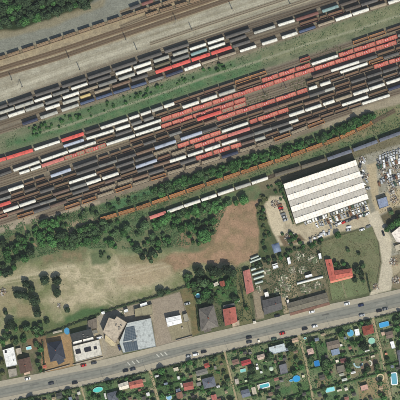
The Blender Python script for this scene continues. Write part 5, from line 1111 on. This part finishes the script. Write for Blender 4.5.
def plant_clumps():
    """the largest 215 become trees of their own; what is smaller or reads as one mass is joined, one object per clump"""
    allr = sorted([t[2] for c in CL if not c[2] for t in c[3]], reverse=True); cut = allr[min(214, len(allr)-1)]
    for label, group, mass, items in CL:
        big = sorted([t for t in items if not mass and t[2] >= cut]); small = [t for t in items if mass or t[2] < cut]
        where = group.split(' ',1)[1] if group.split(' ')[1] in ('of','beside','right','between','above','on','under','along','left','round','at','around') else group
        for k, (x,y,r,t) in enumerate(big):
            kind = 'tree' if r*S > 1.4 else 'bush'; tn = {'dark':'dark','deep':'deep green','mid':'mid green','bright':'bright green','olive':'olive'}[t]
            lb = '%s %s, %s from the left of those %s' % (tn, kind, nth(k+1), where)
            tree((x,y), r, t, shorten(lb), group)
        if small:
            byt = {}
            for (x,y,r,t) in small:
                rm = r*S; sz = min(SZ, key=lambda s: abs(s-rm)); v = TR.randrange(3); me = cached(('cr',sz,t,v), lambda: crown_mesh(sz,t,v))
                key = ('arr',me.name)
                def arr():
                    q = np.empty(len(me.vertices)*3); me.vertices.foreach_get('co', q); return q.reshape(-1,3)
                q = cached(key, arr); k = rm/sz; a = TR.uniform(0,6.28); c, s = math.cos(a)*k, math.sin(a)*k; p = W((x,y)); o = np.empty_like(q)
                hz = k*TR.uniform(.8,1.05)*(1 if rm > 1.4 else .8)
                o[:,0] = q[:,0]*c-q[:,1]*s+p.x; o[:,1] = q[:,0]*s+q[:,1]*c+p.y; o[:,2] = q[:,2]*hz; byt.setdefault(t, []).append(o)
            ts = sorted(byt); V = np.concatenate([o for t in ts for o in byt[t]]); n = len(V)//4; mi = np.concatenate([np.full(sum(len(o) for o in byt[t])//4, i) for i, t in enumerate(ts)])
            me = bpy.data.meshes.new('bushes'); me.vertices.add(len(V)); me.vertices.foreach_set('co', V.ravel()); me.loops.add(n*4); me.loops.foreach_set('vertex_index', np.arange(n*4,dtype=np.int32)); me.polygons.add(n); me.polygons.foreach_set('loop_start', np.arange(0,n*4,4,dtype=np.int32))
            for t in ts: me.materials.append(LM[t])
            me.polygons.foreach_set('material_index', mi.astype(np.int32)); me.update(calc_edges=True)
            o = ob('undergrowth' if not mass else 'woodland', me); o['kind'] = 'stuff'; lb = 'leafy mass of '+group; tag(o, lb if len(lb.split()) <= 16 else group, 'bushes' if not mass else 'wood')
clump([(-8,-12),(92,-12),(96,-4),(88,6),(62,12),(22,24),(-8,28)], 90, 3.0, 6.4, ['dark','dark','dark','deep'], 'dark leafy tree in the wood filling the top left corner', 'trees of the wood in the top left corner', 1, mass=True)
clump([(-8,246),(12,238),(24,246),(28,262),(16,274),(-8,278)], 20, 3, 5.6, ['dark','deep','dark'], 'dark tree in the thick clump at the left edge above the sandy field', 'trees of the clump at the left edge', 2)
clump([(14,240),(26,232),(34,240),(36,248),(24,252),(16,248)], 14, 1.6, 3.4, ['bright','mid','deep'], 'low green bush between the left clump and the thin dirt path', 'bushes beside the thin dirt path', 3)
clump([(28,228),(48,220),(64,216),(62,244),(48,246),(40,246),(34,236)], 26, 2.4, 5.4, ['bright','mid','deep','bright'], 'green bush or tree right of the thin dirt path', 'bushes right of the thin dirt path', 4)
clump([(60,232),(72,234),(84,226),(100,224),(104,230),(100,240),(84,246),(66,248),(60,244)], 34, 2.8, 5.6, ['dark','deep','mid','mid'], 'dark tree in the belt along the top of the sandy field', 'trees of the belt above the sandy field', 5)
clump([(102,222),(130,218),(150,222),(168,218),(188,208),(200,214),(192,224),(176,232),(170,246),(150,252),(128,250),(104,246)], 44, 2.2, 5.0, ['deep','mid','bright','mid','mid'], 'bush or tree in the middle of the green belt below the covered wagons', 'trees and bushes of the middle green belt', 6)
clump([(150,219),(166,213),(198,203),(226,198),(230,204),(214,212),(196,216),(176,222),(156,228)], 30, 2.2, 4.6, ['bright','mid','bright'], 'bright bush close under the siding of covered wagons', 'bushes under the siding of covered wagons', 7)
clump([(188,226),(202,220),(214,226),(212,242),(202,246),(190,244)], 16, 2, 4.4, ['bright','deep','mid'], 'bush around the big bright tree beside the brown dirt', 'bushes beside the brown dirt', 8)
clump([(140,252),(162,250),(160,262),(144,262)], 9, 2, 3.6, ['dark','mid'], 'small dark bush scattered on the upper edge of the sandy field', 'bushes on the upper field edge', 9)
clump([(150,190),(176,181),(214,169),(250,158),(300,143),(330,133),(346,124),(372,114),(378,117),(360,124),(346,131),(331,136),(300,148),(282,154),(250,165),(215,176),(160,195)], 150, 2.4, 4.4, ['deep','deep','bright','mid'], 'dense green bush between the yard and the curved siding', 'bushes between the yard and the curved siding', 10, mass=True)
clump([(44,224),(70,214),(100,205),(150,192),(150,197),(104,212),(74,222),(60,228)], 22, 1.4, 2.8, ['mid','deep'], 'low dark bush on the grass below the sorting yard', 'low bushes on the grass below the yard', 11)
clump([(20,131),(50,119),(90,107),(150,87),(230,60),(240,63),(150,95),(92,116),(52,130),(24,142)], 60, 1.0, 2.2, ['bright','deep','bright'], 'low bush on the grass strip between the two yards', 'low bushes on the grass strip', 12)
clump([(250,266),(284,253),(296,247),(314,241),(322,238),(322,243),(296,252),(280,259),(252,269)], 26, 1.6, 3.0, ['deep','dark','mid'], 'bush in the hedge row along the top of the nursery', 'bushes along the top of the nursery', 13)
clump([(258,194),(268,197),(266,214),(270,234),(276,242),(268,254),(262,246),(262,226),(256,210)], 26, 1.2, 2.8, ['deep','mid','olive'], 'scrubby bush on the weedy strip left of the hall yard', 'scrubby bushes left of the hall yard', 14)
clump([(282,234),(298,232),(302,242),(290,247)], 9, 1.6, 2.6, ['deep','mid'], 'bush of the curved hedge round the scrap pile', 'bushes round the scrap pile', 15)
clump([(266,186),(282,182),(288,206),(284,206),(276,192)], 12, 1.2, 2.4, ['deep','mid'], 'small bush against the upper left corner of the hall', 'bushes at the upper left corner of the hall', 16)
clump([(0,330),(40,322),(44,332),(20,342),(0,346)], 20, 1.6, 3.4, ['mid','deep','olive'], 'garden bush in the row above the houses at the lower left', 'garden bushes at the lower left', 17)
clump([(182,276),(208,268),(214,280),(212,300),(196,304),(190,290)], 26, 2, 4.4, ['dark','deep','mid'], 'dark garden tree around the round turquoise pool', 'garden trees around the round turquoise pool', 18)
clump([(213,276),(238,276),(240,302),(224,304),(214,298)], 18, 1.2, 2.8, ['bright','deep','mid'], 'small garden bush on the green plot above the red tiled house', 'garden bushes above the red tiled house', 19)
clump([(100,252),(108,250),(110,258),(100,262)], 5, 1.2, 2, ['mid'], 'small bush on the green patch of the sandy field', 'bushes on the green patch', 20)
# keep garden trees off the roofs, pools and paths
for o in list(C.objects):
    if o.parent is None and o.get('category') in ('garden house','garden hut','shed','swimming pool','garden ring','round cover'):
        x = o.location.x/S+200; y = 200-o.location.y/S
        BUSY.append((x, y, 4.2 if o['category'] in ('garden house','swimming pool') else 2.2))
for pth in PATHS:
    for a, b_ in zip(pth, pth[1:]):
        for i in range(8): BUSY.append((a[0]+(b_[0]-a[0])*i/7, a[1]+(b_[1]-a[1])*i/7, 1.6))
def extra_sheds(poly, n, wh, seed):
    R = random.Random(seed); xs = [p[0] for p in poly]; ys = [p[1] for p in poly]; got = []; t = 0
    while len(got) < n and t < 3000:
        t += 1; x, y = R.uniform(min(xs),max(xs)), R.uniform(min(ys),max(ys))
        if sdist(poly, np.array([x]), np.array([y]))[0] < 3 or any(math.hypot(x-a,y-b_) < 2.6+c_ for a,b_,c_ in BUSY): continue
        w, h_ = R.uniform(2.2,5), R.uniform(1.8,3.6); cn, cc = R.choice([('cream',(204,192,166)),('grey',(132,128,118)),('brown',(126,104,84)),('white',(222,220,212)),('dark',(84,80,74)),('reddish',(150,104,90)),('blue grey',(120,130,142)),('tan',(168,150,120))])
        got.append((x,y,w,h_,cn,cc)); BUSY.append((x,y,2.4))
    got.sort()
    for k, (x,y,w,h_,cn,cc) in enumerate(got):
        BL('garden_shed', 'little %s shed, %s from the left %s' % (cn, nth(k+1), wh), 'shed', quadp(x,y,w,h_), R.uniform(1.8,2.5), R.choice(['flat','gable','gable']), cc, tuple(int(v*.85) for v in cc), pitch=.25, chim=0)
cells = [([(-4,404),(60,393),(79,390),(84,404)],26,'left of the short white path'),([(86,387),(110,382),(148,373),(156,404),(90,404)],46,'between the white path and first long path'),
 ([(152,371),(190,362),(223,355),(236,404),(162,404)],92,'between the first and second long paths'),([(228,353),(262,345),(297,338),(311,404),(240,404)],88,'between the second and third long paths'),
 ([(302,336),(340,327),(371,320),(389,404),(316,404)],96,'between the third and fourth long paths'),([(376,319),(406,312),(406,404),(394,404)],32,'right of the fourth long path')]
for i, (poly, n, wh) in enumerate(cells):
    extra_sheds(poly, int(n/6), wh, 90+i)
    clump(poly, int(n*.4), 1.8, 4.0, ['deep','mid','mid','mid','bright'], 'leafy garden tree '+wh, 'garden trees '+wh, 30+i)
    clump(poly, int(n*.5), .9, 1.7, ['bright','mid','olive','deep'], 'low garden shrub '+wh, 'garden shrubs '+wh, 60+i)

plant_clumps()
# hedges ----------------------------------------------------------------
def hedge(label, a, b_, w=1.6, h=1.7, tone='dark', group=None):
    A_, B_ = W(a), W(b_); L = (B_-A_).length; R = random.Random(int(a[0]*3+a[1])); root = ob('hedge', None, loc=(A_.x,A_.y,0), rz=math.atan2((B_-A_).y,(B_-A_).x)); tag(root, label, 'hedge', group)
    mb = MB(); w = w*S/2
    for i in range(int(L*24)):
        x = R.uniform(0,L); t = R.uniform(-.3,math.pi+.3); bul = 1+.22*math.sin(x*1.3+R.uniform(0,.6)); y = w*math.cos(t)*R.uniform(.8,1.15)*bul; z = max(.1, h*(.35+.6*math.sin(t))*bul*R.uniform(.85,1.08)) if math.sin(t) > 0 else R.uniform(.1,.5)*h
        nn = Vector((R.gauss(0,.4), math.cos(t), max(.1,math.sin(t))+R.gauss(0,.3))).normalized(); u = nn.orthogonal().normalized(); u.rotate(Matrix.Rotation(R.uniform(0,6.28),3,nn)); q = nn.cross(u); s = R.uniform(.16,.34); p = Vector((x,y,z))
        mb.add([p-u*s-q*s*.6, p+u*s*.4-q*s, p+u*s+q*s*.5, p-u*s*.4+q*s], [(0,1,2,3)])
    ob('foliage', mb.mesh('foliage', LM[tone]), root)
    mb = MB(); k = int(L/1.5)
    for i in range(k): mb.tube((i*1.5+.5,0,0),(i*1.5+.5,R.uniform(-.2,.2),h*.7),.05,4)
    if k: ob('stem', mb.mesh('stem', M_bark), root)['kind'] = 'stuff'
HS = [(-10,PAV_B[1][1]+2.2,0)]
def hb(x): return interp(PAV_B, x)+.9
for a, b_, l in [((-8,),(79,),'left of the short white path'),((83,),(148,),'between the white path and first long path'),((151,),(223.5,),'between the first and second long paths'),((226.5,),(297.5,),'between the second and third long paths'),((301,),(371.5,),'between the third and fourth long paths'),((375,),(412,),'right of the fourth long path')]:
    xs = [a[0],(a[0]+b_[0])/2,b_[0]]
    hedge('left half of the pavement hedge '+l.replace('the short white path and the','the white path and'), (xs[0],hb(xs[0])), (xs[1],hb(xs[1])), 1.9, 1.8, 'dark'); hedge('right half of the pavement hedge '+l.replace('the short white path and the','the white path and'), (xs[1],hb(xs[1])), (xs[2],hb(xs[2])), 1.9, 1.8, 'dark')
for a, b_, l in [((40,336.5),(68,326.5),'boundary hedge of the field above the sandy plot'),((68,326.2),(100,314.2),'boundary hedge of the field above the dark flat roof'),((105,311.5),(138,301.5),'boundary hedge of the field above the office block'),((138,301.5),(160,295.5),'boundary hedge of the field above the olive tan shed'),((160,295.5),(190,285),'boundary hedge of the field above the beige yard'),
   ((113,399),(148,389.6),'garden hedge behind the red and white roofed house'),((160,397),(200,390),'lower garden hedge right of the first path'),((200,391.4),(226,386),'lower garden hedge left of the second path'),((237,387),(262,380.2),'garden hedge below the lawn right of the second path'),
   ((262,380),(303,369.2),'garden hedge above the white framed pool and blue pool'),((309,369.4),(340,361.6),'upper garden hedge right of the third path'),((340,361.4),(378,352),'upper garden hedge left of the fourth path'),((313,391),(345,383),'lower garden hedge right of the third path'),((345,382.6),(386,371.2),'lower garden hedge left of the fourth path'),
   ((286,398),(310,391),'lowest garden hedge left of the third path'),((156,388),(182,381.4),'short hedge left of the pinkish red garden house'),((238,352),(240,366),'short upright hedge left of the crimson roof'),((325,337),(350,331),'short hedge left of the round blue pool'),
   ((276,357),(279,374),'upright hedge left of the grey flat house'),((314,340),(319,360),'upright green hedge of the plot right of the third path'),((384,366),(402,361),'short hedge near the right edge of the gardens'),((210,335),(199.6,303),'upright hedge left of the large hipped house') if False else ((196.5,306),(199,331),'upright hedge left of the large hipped house'),
   ((240.6,285),(245,306),'upright hedge right of the green plot'),((366.5,274),(370,292),'upright hedge at the right side of the bungalow lawn'),((284,187),(296.5,225.5),'weedy hedge along the left wall of the hall'),((42.5,341),(44.5,372),'thin hedge left of the sandy plot')]:
    if 'left wall of the hall' in l: a, b_ = (281.6,188), (293.4,224)
    hedge(l, a, b_, 1.5, 1.9, 'deep' if 'garden' in l or 'hall' in l else 'dark')

# fences -----------------------------------------------------------------
M_fence = mat('fence_wire', (120,116,104), rough=.7); M_wood = mat('fence_wood', (118,98,76), rough=.9, var=.2)
def fence(label, pts, n=8, m=M_wood, h=1.5):
    A_ = W(pts[0]); root = ob('fence', None, loc=(A_.x,A_.y,0)); tag(root, label, 'fence')
    post = cached(('post',m.name), lambda: (lambda q: (q.box(-.07,.07,-.07,.07,0,h+.1), q.mesh('post', m))[1])(MB()))
    for a, b_ in zip(pts, pts[1:]):
        a, b_ = W(a)-A_, W(b_)-A_; L = (b_-a).length; k = max(2,int(L/5)); mb = MB(); ang = math.atan2((b_-a).y,(b_-a).x)
        for z in (.35,.8,1.3): mb.tube(a+Vector((0,0,z)), b_+Vector((0,0,z)), .05, 4)
        ob('rail', mb.mesh('rail', m), root)
        for i in range(k): q = a.lerp(b_, i/k); ob('post', post, root, loc=(q.x,q.y,0), rz=ang)
for l, p in [('fence round the bungalow lawn along the curved yard road',[(372,227),(378.4,243),(380.6,262),(376.6,283)]),('fence along the upper side of the bungalow lawn',[(320,243),(345,234.6),(371,226.4)]),('fence between the nursery and the bungalow lawn',[(320,244),(324,262),(332,301)]),
   ('fence on the left side of the first long path',[(148,371),(152.6,384),(157.4,402)]),('fence on the right side of the second long path',[(226.2,354),(232,376),(239.6,404)]),('fence on the left side of the third long path',[(298,338),(304.6,362),(312.6,403)]),('fence on the right side of the fourth long path',[(374.8,320),(381.8,346),(393.8,403)]),
   ('fence between the brown grey plots left of the sandy plot',[(24,342),(22,350)]),('fence on the right side of the beige paved yard',[(181,293),(191,337)]),('fence of the lawn strip left of the dark grey house',[(252.6,296),(257.4,320)])]: fence(l, p)
for l, a, b_ in [('low brown wall along the pavement of the sandy plot',(41,372.6),(70,364.6)),('low brown wall along the pavement of the white hall yard',(176,340.2),(192.6,335.6)),('low pale wall in front of the cream building with light wells',(73,364.6),(103,357))]:
    A_, B_ = W(a), W(b_); root = ob('garden_wall', None, loc=(A_.x,A_.y,0), rz=math.atan2((B_-A_).y,(B_-A_).x)); tag(root, l, 'wall'); L = (B_-A_).length
    mb = MB(); mb.box(0,L,-.12,.12,0,1.1); ob('masonry', mb.mesh('masonry', colmat('lowwall', (134,98,76) if 'brown' in l else (190,180,160), rough=.9)), root); mb = MB(); mb.box(-.05,L+.05,-.18,.18,1.1,1.2); ob('coping', mb.mesh('coping', M_concrete), root)
# street lamps
def lamp(label, x, side):
    y = interp(PAV_B if side else PAV_T, x)+(-1.0 if side else 1.0); p = W((x,y),.17); root = ob('street_lamp', None, loc=p, rz=(math.pi/2+RA) if side else (-math.pi/2+RA)); tag(root, label, 'street lamp', 'street lamps')
    mb = MB(); mb.tube((0,0,0),(0,0,7.5),.09,6,.06); ob('pole', mb.mesh('pole', M_mast), root); mb = MB(); mb.tube((0,0,7.4),(1.5,0,7.8),.05,5); ob('arm', mb.mesh('arm', M_mast), root); mb = MB(); mb.box(1.3,2.0,-.14,.14,7.72,7.86); ob('lamp_head', mb.mesh('lamp_head', M_gutter), root)
for x, s_, l in [(60,1,'street lamp on the lower pavement left of the short white path'),(104,1,'street lamp on the lower pavement near the turquoise oval pool'),(146,1,'street lamp at the top of the first long path'),(228,1,'street lamp at the top of the second long path'),(270,1,'street lamp above the pale flat garden roof'),(330,1,'street lamp above the brown grey garden roof'),(390,1,'street lamp above the large blue pool')]: lamp(l, x, s_)

# weeds: uncountable tufts on the verges and the field
EXC = [[(252,290),(264,289),(266,320),(254,322)],[(365,212),(379,208),(386,226),(394,240),(393,258),(394,290),(368,297),(378,284),(381,262),(377,243),(370,228)],[(362,160),(378,160),(380,196),(368,204)],[(266,198),(296,226),(368,200),(372,224),(306,243),(284,246),(266,226)]]
def weeds(name, poly, n, tone, size, seed, label, zo=0.0):
    R = np.random.RandomState(seed); xs = [p[0] for p in poly]; ys = [p[1] for p in poly]
    X_ = R.uniform(min(xs),max(xs),n*3); Y_ = R.uniform(min(ys),max(ys),n*3); d = sdist(poly, X_, Y_); f = fbm(X_, Y_, 7, seed+3); ok = (d > 0) & (f > .46)
    for e in EXC: ok &= sdist(e, X_, Y_) < 0
    X_, Y_ = X_[ok][:n], Y_[ok][:n]; k = len(X_)
    cx, cy = (X_-200)*S, (200-Y_)*S; ang = R.uniform(0,6.28,k); s = R.uniform(.5,1.3,k)*size; vs = np.zeros((k,4,3))
    for j, (u, v, z) in enumerate(((-1,-.6,.04),(1,-.7,.12),(.8,.7,.34),(-.7,.9,.22))):
        vs[:,j,0] = cx+(u*np.cos(ang)-v*np.sin(ang))*s; vs[:,j,1] = cy+(u*np.sin(ang)+v*np.cos(ang))*s; vs[:,j,2] = zo+z*(1+R.uniform(-.3,1.2,k))
    me = bpy.data.meshes.new(name); me.vertices.add(k*4); me.vertices.foreach_set('co', vs.ravel()); me.loops.add(k*4); me.loops.foreach_set('vertex_index', np.arange(k*4,dtype=np.int32)); me.polygons.add(k); me.polygons.foreach_set('loop_start', np.arange(0,k*4,4,dtype=np.int32)); me.update(calc_edges=True)
    me.materials.append(LM[tone]); o = ob(name, me); tag(o, label, 'weeds'); o['kind'] = 'stuff'
weeds('weeds', [(0,132),(150,82),(400,0),(400,18),(330,44),(168,98),(73,130),(0,150)], 6000, 'mid', .3, 5, 'tufts of weeds over the grass strip between the two yards')
weeds('weeds', [(0,226),(100,206),(150,194),(230,200),(212,242),(150,250),(100,248),(60,252),(0,266)], 12000, 'mid', .33, 6, 'rough weeds between the yard and the sandy field')
weeds('weeds', [(20,226),(150,186),(345,122),(420,98),(420,128),(340,158),(262,180),(150,206)], 10000, 'mid', .34, 7, 'rough grass along the curved siding')
weeds('weeds', [(0,262),(150,254),(235,250),(235,266),(100,312),(0,345)], 60, 'dry', .3, 8, 'dry tufts over the sandy field')
weeds('weeds', [(0,404),(205,358),(400,312),(400,404)], 8000, 'mid', .36, 9, 'low plants over all garden beds south of the road')
weeds('weeds', [(212,206),(260,198),(262,262),(205,262)], 30, 'dry', .3, 10, 'sparse tufts over the brown dirt')
weeds('weeds', [(320,241),(372,226),(380,262),(368,293),(332,301)], 900, 'dry', .25, 12, 'tufts on the bungalow lawn')
weeds('weeds', [(182,282),(262,262),(320,244),(330,300),(210,330)], 9000, 'mid', .25, 13, 'low plants between the houses above the road')
weeds('weeds', [(262,180),(400,136),(400,260),(372,226),(372,160),(284,184)], 1500, 'dry', .3, 14, 'weeds on the scrapyard ground')
weeds('weeds', [(247,97),(312,75),(312,87),(247,108)], 450, 'olive', .3, 15, 'weeds on the empty tracks among the red flat wagons', .2)
weeds('weeds', [(310,54),(352,41),(352,47),(310,60)], 150, 'olive', .3, 16, 'weeds on the empty track left of the orange open wagons', .2)
print('TREES', tcount[0], 'OBJ', len(bpy.data.objects))
